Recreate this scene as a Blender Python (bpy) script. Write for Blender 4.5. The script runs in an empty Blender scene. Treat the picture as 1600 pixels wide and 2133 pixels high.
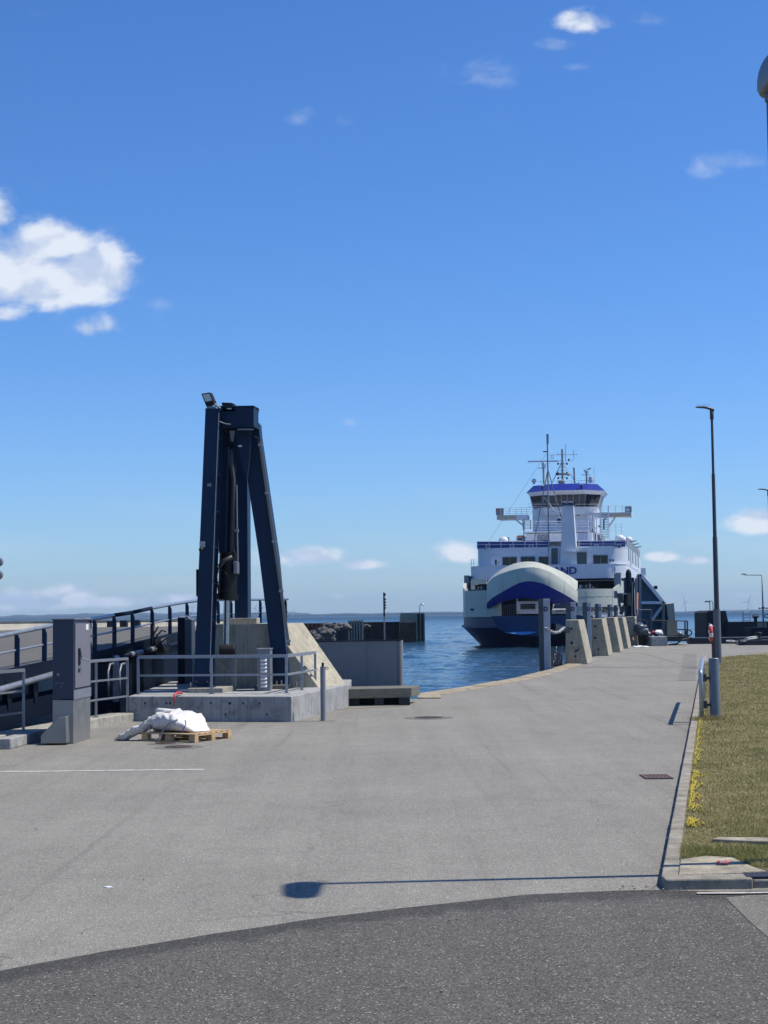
import bpy, math, random
import numpy as np
from mathutils import Vector, Matrix, noise
random.seed(7); np.random.seed(7)
R = math.radians
scn = bpy.context.scene
COL = scn.collection

# ------------------------------------------------------------------ camera
FP = 3204.0; CH = 2.4
PITCH = math.atan((1281 - 1066.5) / FP); ROLL = 0.0112
Fv = Vector((0, math.cos(PITCH), math.sin(PITCH)))
_U0 = Vector((0, -math.sin(PITCH), math.cos(PITCH))); _R0 = Vector((1, 0, 0))
Rv = _R0 * math.cos(ROLL) - _U0 * math.sin(ROLL)
Uv = _U0 * math.cos(ROLL) + _R0 * math.sin(ROLL)
cd = bpy.data.cameras.new('camera'); cam = bpy.data.objects.new('camera', cd); COL.objects.link(cam)
cd.sensor_fit = 'VERTICAL'; cd.sensor_height = 24.0; cd.lens = 24.0 * FP / 2133.0
cd.clip_start = 0.1; cd.clip_end = 90000
cam.matrix_world = Matrix(((Rv.x, Uv.x, -Fv.x, 0), (Rv.y, Uv.y, -Fv.y, 0), (Rv.z, Uv.z, -Fv.z, CH), (0, 0, 0, 1)))
scn.camera = cam

# ------------------------------------------------------------------ light
SUN_EL = R(58.8); SUN_V = Vector((1, 0.075, 0)).normalized()
sv = Vector((SUN_V.x * math.cos(SUN_EL), SUN_V.y * math.cos(SUN_EL), math.sin(SUN_EL)))
sd = bpy.data.lights.new('sun', 'SUN'); sd.energy = 5.0; sd.angle = R(0.53); sd.color = (1, 0.935, 0.82)
so = bpy.data.objects.new('sun', sd); COL.objects.link(so)
so.rotation_euler = sv.to_track_quat('Z', 'Y').to_euler(); so.location = (30, 0, 60)
scn.view_settings.view_transform = 'Standard'; scn.view_settings.look = 'None'
scn.view_settings.exposure = 0.08; scn.view_settings.gamma = 1.0
SKY_STRENGTH = 0.1

def ray(px, py):
    d = Fv + Rv * ((px - 800) / FP) + Uv * ((1066.5 - py) / FP)
    return d.x / d.y, d.z / d.y
def at(px, py, D):
    kx, kz = ray(px, py); return Vector((kx * D, D, CH + kz * D))
def G(px, py, z=0.0):
    kx, kz = ray(px, py); D = (z - CH) / kz; return Vector((kx * D, D, z))

# ------------------------------------------------------------------ world: sky and clouds
W = bpy.data.worlds.new('World'); scn.world = W; W.use_nodes = True
nt = W.node_tree; nt.nodes.clear()
class NB:
    def __init__(s, nt): s.nt = nt
    def n(s, t, **k):
        x = s.nt.nodes.new(t)
        for a, b in k.items(): setattr(x, a, b)
        return x
    def put(s, sock, v):
        if isinstance(v, bpy.types.NodeSocket): s.nt.links.new(v, sock)
        else: sock.default_value = v
    def m(s, op, a, b=0.0, c=None, clamp=False):
        x = s.n('ShaderNodeMath', operation=op, use_clamp=clamp)
        s.put(x.inputs[0], a); s.put(x.inputs[1], b)
        if c is not None: s.put(x.inputs[2], c)
        return x.outputs[0]
    def mix(s, f, a, b, bt='MIX'):
        x = s.n('ShaderNodeMix', data_type='RGBA', blend_type=bt)
        s.put(x.inputs[0], f)
        for i, v in ((6, a), (7, b)):
            if isinstance(v, tuple) and len(v) == 3: v = v + (1,)
            s.put(x.inputs[i], v)
        return x.outputs[2]
    def ramp(s, f, stops):
        x = s.n('ShaderNodeValToRGB'); s.put(x.inputs[0], f); e = x.color_ramp.elements
        while len(e) < len(stops): e.new(0.5)
        for i, (p, c) in enumerate(stops):
            e[i].position = p
            if isinstance(c, (int, float)): c = (c, c, c)
            e[i].color = tuple(c) + (1,)
        return x.outputs[0]
    def mr(s, v, a, b, c=0.0, d=1.0, smooth=False):
        x = s.n('ShaderNodeMapRange'); x.clamp = True
        if smooth: x.interpolation_type = 'SMOOTHSTEP'
        s.put(x.inputs[0], v)
        for i, q in enumerate((a, b, c, d)): s.put(x.inputs[i + 1], q)
        return x.outputs[0]
    def noise(s, vec, scale, detail=4, rough=0.5, dist=0.0, out=0):
        x = s.n('ShaderNodeTexNoise'); s.put(x.inputs['Vector'], vec)
        x.inputs['Scale'].default_value = scale; x.inputs['Detail'].default_value = detail
        x.inputs['Roughness'].default_value = rough; x.inputs['Distortion'].default_value = dist
        return x.outputs[out]
    def mapping(s, vec, loc=(0, 0, 0), rot=(0, 0, 0), sc=(1, 1, 1)):
        x = s.n('ShaderNodeMapping'); s.put(x.inputs[0], vec)
        x.inputs[1].default_value = loc; x.inputs[2].default_value = rot; x.inputs[3].default_value = sc
        return x.outputs[0]
b = NB(nt)
sky = b.n('ShaderNodeTexSky', sky_type='NISHITA'); sky.sun_disc = False
sky.sun_elevation = SUN_EL; sky.sun_rotation = math.atan2(SUN_V.x, SUN_V.y)
sky.altitude = 0; sky.air_density = 1.0; sky.dust_density = 0.35; sky.ozone_density = 3.0
geo = b.n('ShaderNodeTexCoord').outputs['Generated']
sp_ = b.n('ShaderNodeSeparateXYZ'); b.put(sp_.inputs[0], geo)
yy = b.m('MAXIMUM', sp_.outputs[1], 0.02)
u = b.m('DIVIDE', sp_.outputs[0], yy); v = b.m('DIVIDE', sp_.outputs[2], yy)
cmb = b.n('ShaderNodeCombineXYZ'); b.put(cmb.inputs[0], u); b.put(cmb.inputs[1], v)
uv = cmb.outputs[0]
def cn(off):
    m1 = b.noise(b.mapping(uv, loc=off, sc=(1, 1.45, 1)), 30, 8, 0.52, 0.35); m2 = b.noise(b.mapping(uv, loc=(off[0] * .4, off[1] * .4, 3), sc=(1, 1.3, 1)), 120, 7, 0.6, 0.2)
    return b.m('ADD', b.m('MULTIPLY', m1, 0.72), b.m('MULTIPLY', m2, 0.28))
n1 = cn((0, 0, 0)); l1 = b.noise(b.mapping(uv, sc=(1, 1.45, 1)), 30, 4, 0.45, 0.35); l2 = b.noise(b.mapping(uv, loc=(-0.007, -0.014, 0), sc=(1, 1.45, 1)), 30, 4, 0.45, 0.35)
CL = [(40, 585, 175, 78, 1.05), (100, 515, 100, 52, 1.05), (190, 570, 100, 70, 1.0), (120, 610, 120, 50, 1.0), (0, 445, 34, 46, .68), (205, 680, 46, 34, .62), (-5, 655, 60, 26, .7),
      (335, 635, 38, 18, .42), (258, 560, 22, 40, .66), (1215, 48, 52, 30, .72), (1158, 95, 44, 22, .5), (1000, 160, 100, 46, .42),
      (1200, 140, 34, 14, .42), (1345, 42, 42, 26, .4), (625, 245, 34, 26, .58), (720, 252, 34, 20, .4), (1520, 335, 76, 26, .5),
      (1470, 352, 44, 30, .44), (732, 880, 24, 16, .42), (948, 1156, 50, 26, .95), (655, 1162, 72, 26, .8), (752, 1178, 44, 13, .85),
      (1374, 1161, 38, 12, .9), (1450, 1168, 32, 11, .75), (1590, 1092, 66, 30, .92), (40, 1246, 80, 22, .85), (130, 1240, 66, 20, .85),
      (205, 1256, 90, 16, .72), (372, 1250, 46, 13, .72), (60, 1262, 100, 16, .7), (704, 1243, 20, 7, .55), (845, 1245, 24, 7, .55),
      (535, 1168, 44, 34, .45), (1556, 1240, 50, 8, .45), (930, 1247, 20, 6, .5)]
acc = None; acf = None
for (px, py, rx, ry, dn) in CL:
    u0, v0 = ray(px, py)
    aa = b.m('MULTIPLY', b.m('SUBTRACT', u, u0), FP / rx); aa = b.m('MULTIPLY', aa, aa)
    cc = b.m('MULTIPLY', b.m('SUBTRACT', v, v0), FP / ry)
    cc = b.m('MULTIPLY', cc, b.m('ADD', 1.0, b.m('MULTIPLY', b.m('LESS_THAN', cc, 0.0), 0.45)))
    cc = b.m('MULTIPLY', cc, cc)
    q = b.m('EXPONENT', b.m('MULTIPLY', b.m('ADD', aa, cc), -0.8))
    if dn < .6:
        q = b.m('MULTIPLY', q, min(1, dn + .38)); acf = q if acf is None else b.m('SMOOTH_MAX', acf, q, 0.1)
    else:
        q = b.m('MULTIPLY', q, min(1.1, dn + .12)); acc = q if acc is None else b.m('SMOOTH_MAX', acc, q, 0.12)
front = b.m('GREATER_THAN', sp_.outputs[1], 0.05)
nz = b.m('SUBTRACT', n1, 0.5)
cov = b.mr(b.m('ADD', b.m('MULTIPLY', acc, 1.15), b.m('MULTIPLY', nz, 1.9)), 0.24, 0.98, 0, 1, True); cov = b.m('MULTIPLY', cov, b.mr(acc, 0.05, 0.35))
cof = b.mr(b.m('ADD', acf, b.m('MULTIPLY', nz, 2.4)), 0.30, 1.5, 0, 0.38, True); cof = b.m('MULTIPLY', cof, b.mr(acf, 0.05, 0.5))
cov = b.m('MULTIPLY', b.m('MAXIMUM', cov, cof), front)
lit = b.mr(b.m('SUBTRACT', l1, l2), -0.12, 0.10, 0, 1, True)
ccol = b.mix(lit, (5.3, 6.2, 8.0), (7.9, 8.4, 9.2))
veil = b.m('MULTIPLY', b.mr(b.noise(b.mapping(uv, sc=(1, 4, 1)), 9, 5, 0.55), 0.5, 0.75), b.mr(v, 0.10, 0.02)); veil = b.m('MULTIPLY', veil, 0.28); veil = b.m('MULTIPLY', veil, front)
hsv = b.n('ShaderNodeHueSaturation'); b.put(hsv.inputs['Color'], b.mix(1.0, sky.outputs[0], (0.77, 1.01, 1.42), 'MULTIPLY'))
hsv.inputs['Hue'].default_value = 0.5; hsv.inputs['Saturation'].default_value = 1.08; hsv.inputs['Value'].default_value = 1.0
skc = b.mix(veil, hsv.outputs[0], (6.2, 7.0, 8.2))
tot = b.mix(b.m('MULTIPLY', cov, 0.93), skc, ccol)
bg = b.n('ShaderNodeBackground'); b.put(bg.inputs[0], tot); bg.inputs[1].default_value = SKY_STRENGTH
wo = b.n('ShaderNodeOutputWorld'); nt.links.new(bg.outputs[0], wo.inputs[0])

# ------------------------------------------------------------------ materials
MATS = {}
def mat(name, col, rough=0.6, metal=0.0, var=0.12, vs=3.0, bump=0.0, bs=40.0, spec=0.5, streak=0.0, sc=(1, 1, 1), col2=None, v2=None, emit=None, grime=None):
    if name in MATS: return MATS[name]
    m = bpy.data.materials.new(name); m.use_nodes = True; nt = m.node_tree; q = NB(nt)
    p = nt.nodes['Principled BSDF']
    tc = q.n('ShaderNodeTexCoord').outputs['Object']
    tc = q.mapping(tc, sc=sc)
    n = q.noise(tc, vs, 6, 0.6)
    f = q.mr(n, 0.3, 0.7)
    lo = tuple(c * (1 - var) for c in col); hi = tuple(min(1, c * (1 + var)) for c in col)
    c = q.mix(f, lo, hi)
    if col2:
        n3 = q.noise(tc, v2 or vs * 2.3, 7, 0.65, 0.4)
        c = q.mix(q.mr(n3, 0.52, 0.66), c, tuple(col2))
    if streak:
        n4 = q.noise(q.mapping(tc, sc=(9, 9, 0.45)), 2.0, 6, 0.6)
        c = q.mix(q.m('MULTIPLY', q.mr(n4, 0.5, 0.75), streak), c, grime or tuple(x * 0.35 for x in col))
    q.put(p.inputs['Base Color'], c)
    q.put(p.inputs['Roughness'], q.mr(n, 0.2, 0.8, max(0.03, rough - 0.08), min(1, rough + 0.1)))
    p.inputs['Metallic'].default_value = metal
    p.inputs['Specular IOR Level'].default_value = spec
    if bump:
        bn = q.n('ShaderNodeBump'); bn.inputs['Strength'].default_value = bump; bn.inputs['Distance'].default_value = 0.02
        q.put(bn.inputs['Height'], q.noise(tc, bs, 6, 0.65)); q.put(p.inputs['Normal'], bn.outputs[0])
    if emit:
        p.inputs['Emission Color'].default_value = emit[0] + (1,); p.inputs['Emission Strength'].default_value = emit[1]
    MATS[name] = m; return m

navy = mat('navy_steel_paint', (0.006, 0.024, 0.060), 0.5, 0, 0.22, 1.6, 0.06, 30, spec=0.22, streak=0.3, grime=(0.018, 0.024, 0.03))
navy2 = mat('navy_dark', (0.004, 0.008, 0.020), 0.55, 0, 0.2, 2, spec=0.18)
galv = mat('galvanised_steel', (0.30, 0.32, 0.35), 0.42, 0.55, 0.16, 9, 0.08, 60)
galvd = mat('galvanised_dull', (0.20, 0.215, 0.24), 0.5, 0.4, 0.2, 7)
black = mat('black_rubber', (0.008, 0.008, 0.010), 0.55, 0, 0.3, 6, spec=0.3)
chrome = mat('bright_rod', (0.35, 0.37, 0.40), 0.22, 0.9, 0.1, 5)
conc = mat('concrete', (0.34, 0.325, 0.27), 0.85, 0, 0.18, 2.2, 0.35, 26, streak=0.55, col2=(0.24, 0.235, 0.205), grime=(0.13, 0.125, 0.11))
concp = mat('concrete_plinth', (0.33, 0.33, 0.315), 0.85, 0, 0.22, 1.6, 0.3, 22, streak=0.7, col2=(0.2, 0.205, 0.205), grime=(0.12, 0.12, 0.115))
concb = mat('concrete_buttress', (0.37, 0.335, 0.25), 0.85, 0, 0.2, 1.5, 0.3, 22, streak=0.65, col2=(0.26, 0.235, 0.175), grime=(0.14, 0.12, 0.09))
coping = mat('coping_concrete', (0.31, 0.26, 0.18), 0.9, 0, 0.3, 1.3, 0.5, 18, col2=(0.16, 0.125, 0.085), v2=2.5)
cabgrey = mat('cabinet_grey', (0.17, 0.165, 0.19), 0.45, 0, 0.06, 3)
cabshade = mat('cabinet_shaded_end', (0.022, 0.032, 0.062), 0.45, 0, 0.06, 3)  # darker copy of the cabinet grey, shade of the end face painted in
stainl = mat('stainless_base', (0.27, 0.27, 0.265), 0.38, 0.55, 0.12, 4)
timber = mat('weathered_timber', (0.15, 0.145, 0.115), 0.85, 0, 0.3, 3, 0.5, 20, sc=(1, 8, 8), col2=(0.09, 0.09, 0.06))
pine = mat('pallet_pine', (0.5, 0.34, 0.18), 0.75, 0, 0.25, 4, 0.2, 30, sc=(1, 1, 5))
bagm = mat('woven_white', (0.62, 0.60, 0.57), 0.6, 0, 0.07, 12, 0.8, 9)
strapm = mat('strap_grey', (0.25, 0.26, 0.3), 0.7)
bluep = mat('blue_print', (0.06, 0.08, 0.4), 0.6)
redp = mat('red_hose', (0.42, 0.05, 0.06), 0.5)
redor = mat('faded_red', (0.6, 0.07, 0.05), 0.5)
whitep = mat('white_plain', (0.78, 0.78, 0.78), 0.5, 0, 0.05, 3)
shipw = mat('ship_white', (0.64, 0.67, 0.72), 0.4, 0, 0.06, 0.6, streak=0.22, grime=(0.42, 0.38, 0.33))
shipg = mat('ship_pale_grey', (0.47, 0.485, 0.41), 0.42, 0, 0.10, 0.5, streak=0.22, grime=(0.3, 0.3, 0.27))
shipb = mat('ship_blue', (0.012, 0.018, 0.22), 0.3, 0, 0.14, 0.7)
shiph = mat('ship_hull', (0.008, 0.028, 0.10), 0.38, 0, 0.2, 0.6)
shipd = mat('ship_antifoul', (0.005, 0.014, 0.085), 0.3, 0, 0.2, 0.6)
shipl = mat('ship_highlight_blue', (0.12, 0.32, 0.62), 0.4)
glass = mat('dark_glass', (0.006, 0.012, 0.022), 0.1, 0, 0.2, 1.5, spec=0.4)
glassg = mat('grey_glass', (0.16, 0.18, 0.21), 0.25, 0, 0.1, 1.5)
buff = mat('mast_buff', (0.45, 0.4, 0.3), 0.5)
shipgm = mat('ship_grey_metal', (0.22, 0.24, 0.27), 0.5)
teal = mat('teal_sheeting', (0.002, 0.055, 0.12), 0.45, 0, 0.2, 0.8)
rust = mat('rusty_sheet_pile', (0.085, 0.04, 0.028), 0.9, 0, 0.5, 0.8, 0.4, 4, streak=0.7, grime=(0.26, 0.11, 0.06))  # rust, with sun caught on the ribs put into the orange streaks
tarred = mat('dark_tarred', (0.022, 0.026, 0.03), 0.8, 0, 0.35, 0.8, 0.3, 3, streak=0.4, grime=(0.05, 0.045, 0.04))
palepile = mat('pale_pile', (0.33, 0.31, 0.24), 0.85, 0, 0.3, 1, streak=0.5)
rockm = mat('boulder', (0.10, 0.095, 0.088), 0.9, 0, 0.35, 0.9, 0.6, 3)
panelm = mat('grey_steel_panel', (0.20, 0.205, 0.21), 0.5, 0, 0.08, 1.0, streak=0.15)
pilef = mat('pile_plate', (0.40, 0.40, 0.43), 0.6, 0, 0.1, 2, streak=0.2)
lampdk = mat('lamp_dark', (0.045, 0.045, 0.055), 0.4, 0.2, 0.2, 3)
lampgr = mat('lamp_grey', (0.13, 0.14, 0.16), 0.45, 0.2, 0.15, 3)
lanternm = mat('lantern_grey', (0.18, 0.2, 0.22), 0.45, 0.2, 0.1, 4)
lensm = mat('lamp_lens', (0.5, 0.52, 0.5), 0.2, 0, 0.05, 3)
postblue = mat('post_bluegrey', (0.13, 0.16, 0.19), 0.4, 0.1, 0.14, 6, 0.05, 40)
pipegl = mat('rail_pipe', (0.34, 0.37, 0.41), 0.3, 0.5, 0.12, 8)
bollm = mat('bollard_grey', (0.20, 0.215, 0.25), 0.45, 0, 0.1, 5)
olive = mat('beige_sheet', (0.2, 0.19, 0.14), 0.7)
ropem = mat('rope', (0.42, 0.43, 0.42), 0.9, 0, 0.2, 20)
iron = mat('cast_iron', (0.06, 0.042, 0.036), 0.8, 0.0, 0.3, 12)
orange = mat('lifeboat_orange', (0.75, 0.16, 0.06), 0.5)
landm = mat('far_land', (0.008, 0.022, 0.034), 0.95, 0, 0.4, 0.01)
turbm = mat('turbine_white', (0.5, 0.52, 0.55), 0.5)
paint = mat('road_paint', (0.5, 0.48, 0.43), 0.8, 0, 0.2, 6, col2=(0.24, 0.23, 0.2), v2=9)
yellowm = mat('yellow_flower', (0.60, 0.45, 0.04), 0.7, 0, 0.2, 10)
slabm = mat('paving_slab', (0.33, 0.29, 0.21), 0.9, 0, 0.4, 3.4, 1.0, 30, col2=(0.2, 0.19, 0.16))
kerbm = mat('kerb_stone', (0.30, 0.27, 0.21), 0.9, 0, 0.35, 3.4, 0.9, 55, col2=(0.2, 0.19, 0.17))
darkp = mat('dark_mark', (0.015, 0.017, 0.03), 0.6)

def asphalt(name, base, var, spk, brown=0.0, wear=True, grain=130, edge=None):
    m = bpy.data.materials.new(name); m.use_nodes = True; nt = m.node_tree; q = NB(nt)
    p = nt.nodes['Principled BSDF']; tc = q.n('ShaderNodeTexCoord').outputs['Object']
    big = q.noise(tc, 0.22, 5, 0.6); mid = q.noise(tc, 1.6, 6, 0.62)
    strk = q.noise(q.mapping(tc, rot=(0, 0, R(12)), sc=(1.6, 0.09, 1)), 1.0, 5, 0.6)
    fine = q.n('ShaderNodeTexVoronoi'); q.put(fine.inputs['Vector'], tc); fine.inputs['Scale'].default_value = grain
    fc = q.n('ShaderNodeSeparateColor'); q.put(fc.inputs[0], fine.outputs['Color'])
    fn2 = q.noise(tc, 60, 4, 0.75); fn3 = q.noise(tc, 9, 5, 0.7)
    fac = q.m('ADD', q.m('MULTIPLY', q.m('SUBTRACT', big, 0.5), 0.9), q.m('MULTIPLY', q.m('SUBTRACT', mid, 0.5), 0.55))
    fac = q.m('ADD', fac, q.m('MULTIPLY', q.m('SUBTRACT', strk, 0.5), 0.7))
    fac = q.m('MULTIPLY', fac, var)
    sp = q.m('MULTIPLY', q.m('SUBTRACT', fc.outputs[0], 0.5), spk)
    sp = q.m('ADD', sp, q.m('MULTIPLY', q.m('SUBTRACT', fn2, 0.5), spk * 1.6)); sp = q.m('ADD', sp, q.m('MULTIPLY', q.m('SUBTRACT', fn3, 0.5), spk * 0.5))
    hot = q.m('MULTIPLY', q.m('GREATER_THAN', fc.outputs[1], 0.975), spk * 2.6); cold = q.m('MULTIPLY', q.m('LESS_THAN', fc.outputs[2], 0.05), spk * -0.7); hot = q.m('ADD', hot, cold)
    k = q.m('ADD', q.m('ADD', 1.0, fac), q.m('ADD', sp, hot))
    if wear:   # tar cracks
        vc = q.n('ShaderNodeTexVoronoi', feature='DISTANCE_TO_EDGE'); 
        wv = q.n('ShaderNodeVectorMath', operation='ADD'); q.put(wv.inputs[0], tc)
        wn = q.noise(tc, 0.7, 5, 0.6, out=1); sc_ = q.n('ShaderNodeVectorMath', operation='SCALE'); q.put(sc_.inputs[0], wn); sc_.inputs['Scale'].default_value = 1.6
        q.put(wv.inputs[1], sc_.outputs[0]); q.put(vc.inputs['Vector'], wv.outputs[0]); vc.inputs['Scale'].default_value = 0.13
        crk = q.mr(vc.outputs['Distance'], 0.0, 0.0032, 1, 0); crk = q.m('MULTIPLY', crk, q.mr(mid, 0.42, 0.6))
        k = q.m('MULTIPLY', k, q.m('SUBTRACT', 1.0, q.m('MULTIPLY', crk, 0.4)))
        st = q.mr(q.noise(q.mapping(tc, loc=(7, 3, 0)), 0.55, 6, 0.6), 0.62, 0.74); k = q.m('MULTIPLY', k, q.m('SUBTRACT', 1.0, q.m('MULTIPLY', st, 0.22)))
    if wear:
        # tyre scuffs: long thin darker arcs along the driving direction, oil drips
        tr_ = q.noise(q.mapping(tc, rot=(0, 0, R(14)), sc=(2.2, 0.05, 1)), 1.3, 4, 0.55, 0.6)
        k = q.m('MULTIPLY', k, q.m('SUBTRACT', 1.0, q.m('MULTIPLY', q.mr(tr_, 0.58, 0.72), 0.15)))
        dr = q.n('ShaderNodeTexVoronoi'); q.put(dr.inputs['Vector'], tc); dr.inputs['Scale'].default_value = 0.9
        k = q.m('MULTIPLY', k, q.m('SUBTRACT', 1.0, q.m('MULTIPLY', q.mr(q.m('ADD', dr.outputs['Distance'], q.m('MULTIPLY', fn3, 0.05)), 0.03, 0.07, 1, 0), 0.3)))
    if edge:
        ea = q.n('ShaderNodeAttribute', attribute_name='edge').outputs['Fac']
        ef = q.mr(q.m('ADD', ea, q.m('MULTIPLY', q.m('SUBTRACT', q.noise(tc, 2.5, 7, 0.65), 0.5), 1.3)), 0.35, 0.85, 0, 1, True)
        k = q.m('MULTIPLY', k, q.m('SUBTRACT', 1.0, q.m('MULTIPLY', ef, edge)))
    vm = q.n('ShaderNodeVectorMath', operation='SCALE'); vm.inputs[0].default_value = base; q.put(vm.inputs['Scale'], k)
    q.put(p.inputs['Base Color'], vm.outputs[0]); p.inputs['Roughness'].default_value = 0.88; p.inputs['Specular IOR Level'].default_value = 0.3
    bn = q.n('ShaderNodeBump'); bn.inputs['Strength'].default_value = 0.55; bn.inputs['Distance'].default_value = 0.008
    q.put(bn.inputs['Height'], q.m('ADD', fc.outputs[0], fn2)); q.put(p.inputs['Normal'], bn.outputs[0])
    MATS[name] = m; return m
asl = asphalt('asphalt_light', (0.226, 0.214, 0.184), 0.55, 0.62)
asd = asphalt('asphalt_dark', (0.097, 0.091, 0.079), 0.5, 1.0, grain=95)
asj = asphalt('asphalt_joint', (0.097, 0.091, 0.079), 0.5, 1.0, grain=95, edge=0.42)
asr = asphalt('asphalt_ramp', (0.125, 0.12, 0.11), 0.3, 0.2, wear=False)

def water_mat():
    m = bpy.data.materials.new('sea_water'); m.use_nodes = True; nt = m.node_tree; q = NB(nt); p = nt.nodes['Principled BSDF']
    tc = q.n('ShaderNodeTexCoord').outputs['Object']
    a = q.noise(q.mapping(tc, rot=(0, 0, R(20)), sc=(0.55, 1.0, 1)), 1.5, 6, 0.62, 0.4)
    c = q.noise(q.mapping(tc, rot=(0, 0, R(-15)), sc=(0.5, 1, 1)), 0.25, 5, 0.6)
    d = q.noise(q.mapping(tc, sc=(0.35, 1, 1)), 0.012, 4, 0.6)
    hgt = q.m('ADD', q.m('MULTIPLY', a, 0.10), q.m('MULTIPLY', c, 0.12))
    bn = q.n('ShaderNodeBump'); bn.inputs['Strength'].default_value = 1.0; bn.inputs['Distance'].default_value = 1.25
    q.put(bn.inputs['Height'], hgt); q.put(p.inputs['Normal'], bn.outputs[0])
    col = q.mix(q.mr(d, 0.35, 0.65), (0.010, 0.036, 0.062), (0.018, 0.054, 0.085))
    # foam: broken white crests on the open water at the right
    sx = q.n('ShaderNodeSeparateXYZ'); q.put(sx.inputs[0], tc)
    fo = q.noise(q.mapping(tc, sc=(0.10, 0.55, 1)), 0.55, 8, 0.7, 0.3)
    reg = q.m('MULTIPLY', q.mr(sx.outputs[0], 24, 32), q.mr(sx.outputs[1], 420, 230))
    fm = q.m('MULTIPLY', q.mr(fo, 0.53, 0.66), reg)
    fo2 = q.m('MULTIPLY', q.mr(q.noise(q.mapping(tc, sc=(0.10, 0.5, 1)), 0.3, 8, 0.72), 0.68, 0.75), 0.5)
    fm = q.m('MAXIMUM', fm, fo2)
    col = q.mix(q.m('MULTIPLY', fm, 0.7), col, (0.55, 0.6, 0.66))
    q.put(p.inputs['Base Color'], col); q.put(p.inputs['Roughness'], q.m('ADD', q.mr(sx.outputs[1], 150, 1800, 0.07, 0.5), q.m('MULTIPLY', fm, 0.5)))
    p.inputs['IOR'].default_value = 1.33; p.inputs['Specular IOR Level'].default_value = 0.5
    return m
waterm = water_mat()

def grass_ground():
    m = bpy.data.materials.new('turf_soil'); m.use_nodes = True; nt = m.node_tree; q = NB(nt); p = nt.nodes['Principled BSDF']
    tc = q.n('ShaderNodeTexCoord').outputs['Object']
    n = q.noise(tc, 0.9, 6, 0.65); n2_ = q.noise(tc, 25, 6, 0.7)
    c = q.mix(q.mr(n, 0.35, 0.65), (0.10, 0.10, 0.03), (0.2, 0.17, 0.07))
    c = q.mix(q.mr(n2_, 0.35, 0.7), c, (0.2, 0.175, 0.085))
    q.put(p.inputs['Base Color'], c); p.inputs['Roughness'].default_value = 0.95
    bn = q.n('ShaderNodeBump'); bn.inputs['Strength'].default_value = 1; bn.inputs['Distance'].default_value = 0.03; q.put(bn.inputs['Height'], n2_); q.put(p.inputs['Normal'], bn.outputs[0])
    return m
turfm = grass_ground()
def blade_mat():
    m = bpy.data.materials.new('grass_blades'); m.use_nodes = True; nt = m.node_tree; q = NB(nt); p = nt.nodes['Principled BSDF']
    tc = q.n('ShaderNodeTexCoord').outputs['Object']
    at_ = q.n('ShaderNodeAttribute', attribute_name='tint'); 
    n = q.mr(q.noise(tc, 0.9, 6, 0.65), 0.33, 0.6)
    green = q.mix(at_.outputs['Fac'], (0.15, 0.165, 0.045), (0.34, 0.31, 0.12))
    dry = q.mix(at_.outputs['Fac'], (0.32, 0.27, 0.11), (0.62, 0.52, 0.28))
    sx = q.n('ShaderNodeSeparateXYZ'); q.put(sx.inputs[0], tc)
    near = q.mr(sx.outputs[1], 14.9, 16.0, 0.6, 0.0)
    f = q.m('SUBTRACT', q.m('ADD', q.m('MULTIPLY', n, 0.85), q.m('MULTIPLY', q.m('GREATER_THAN', at_.outputs['Fac'], 0.8), 0.45)), near, clamp=True)
    q.put(p.inputs['Base Color'], q.mix(f, green, dry)); p.inputs['Roughness'].default_value = 0.75; p.inputs['Specular IOR Level'].default_value = 0.2
    return m
bladem = blade_mat()

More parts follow.
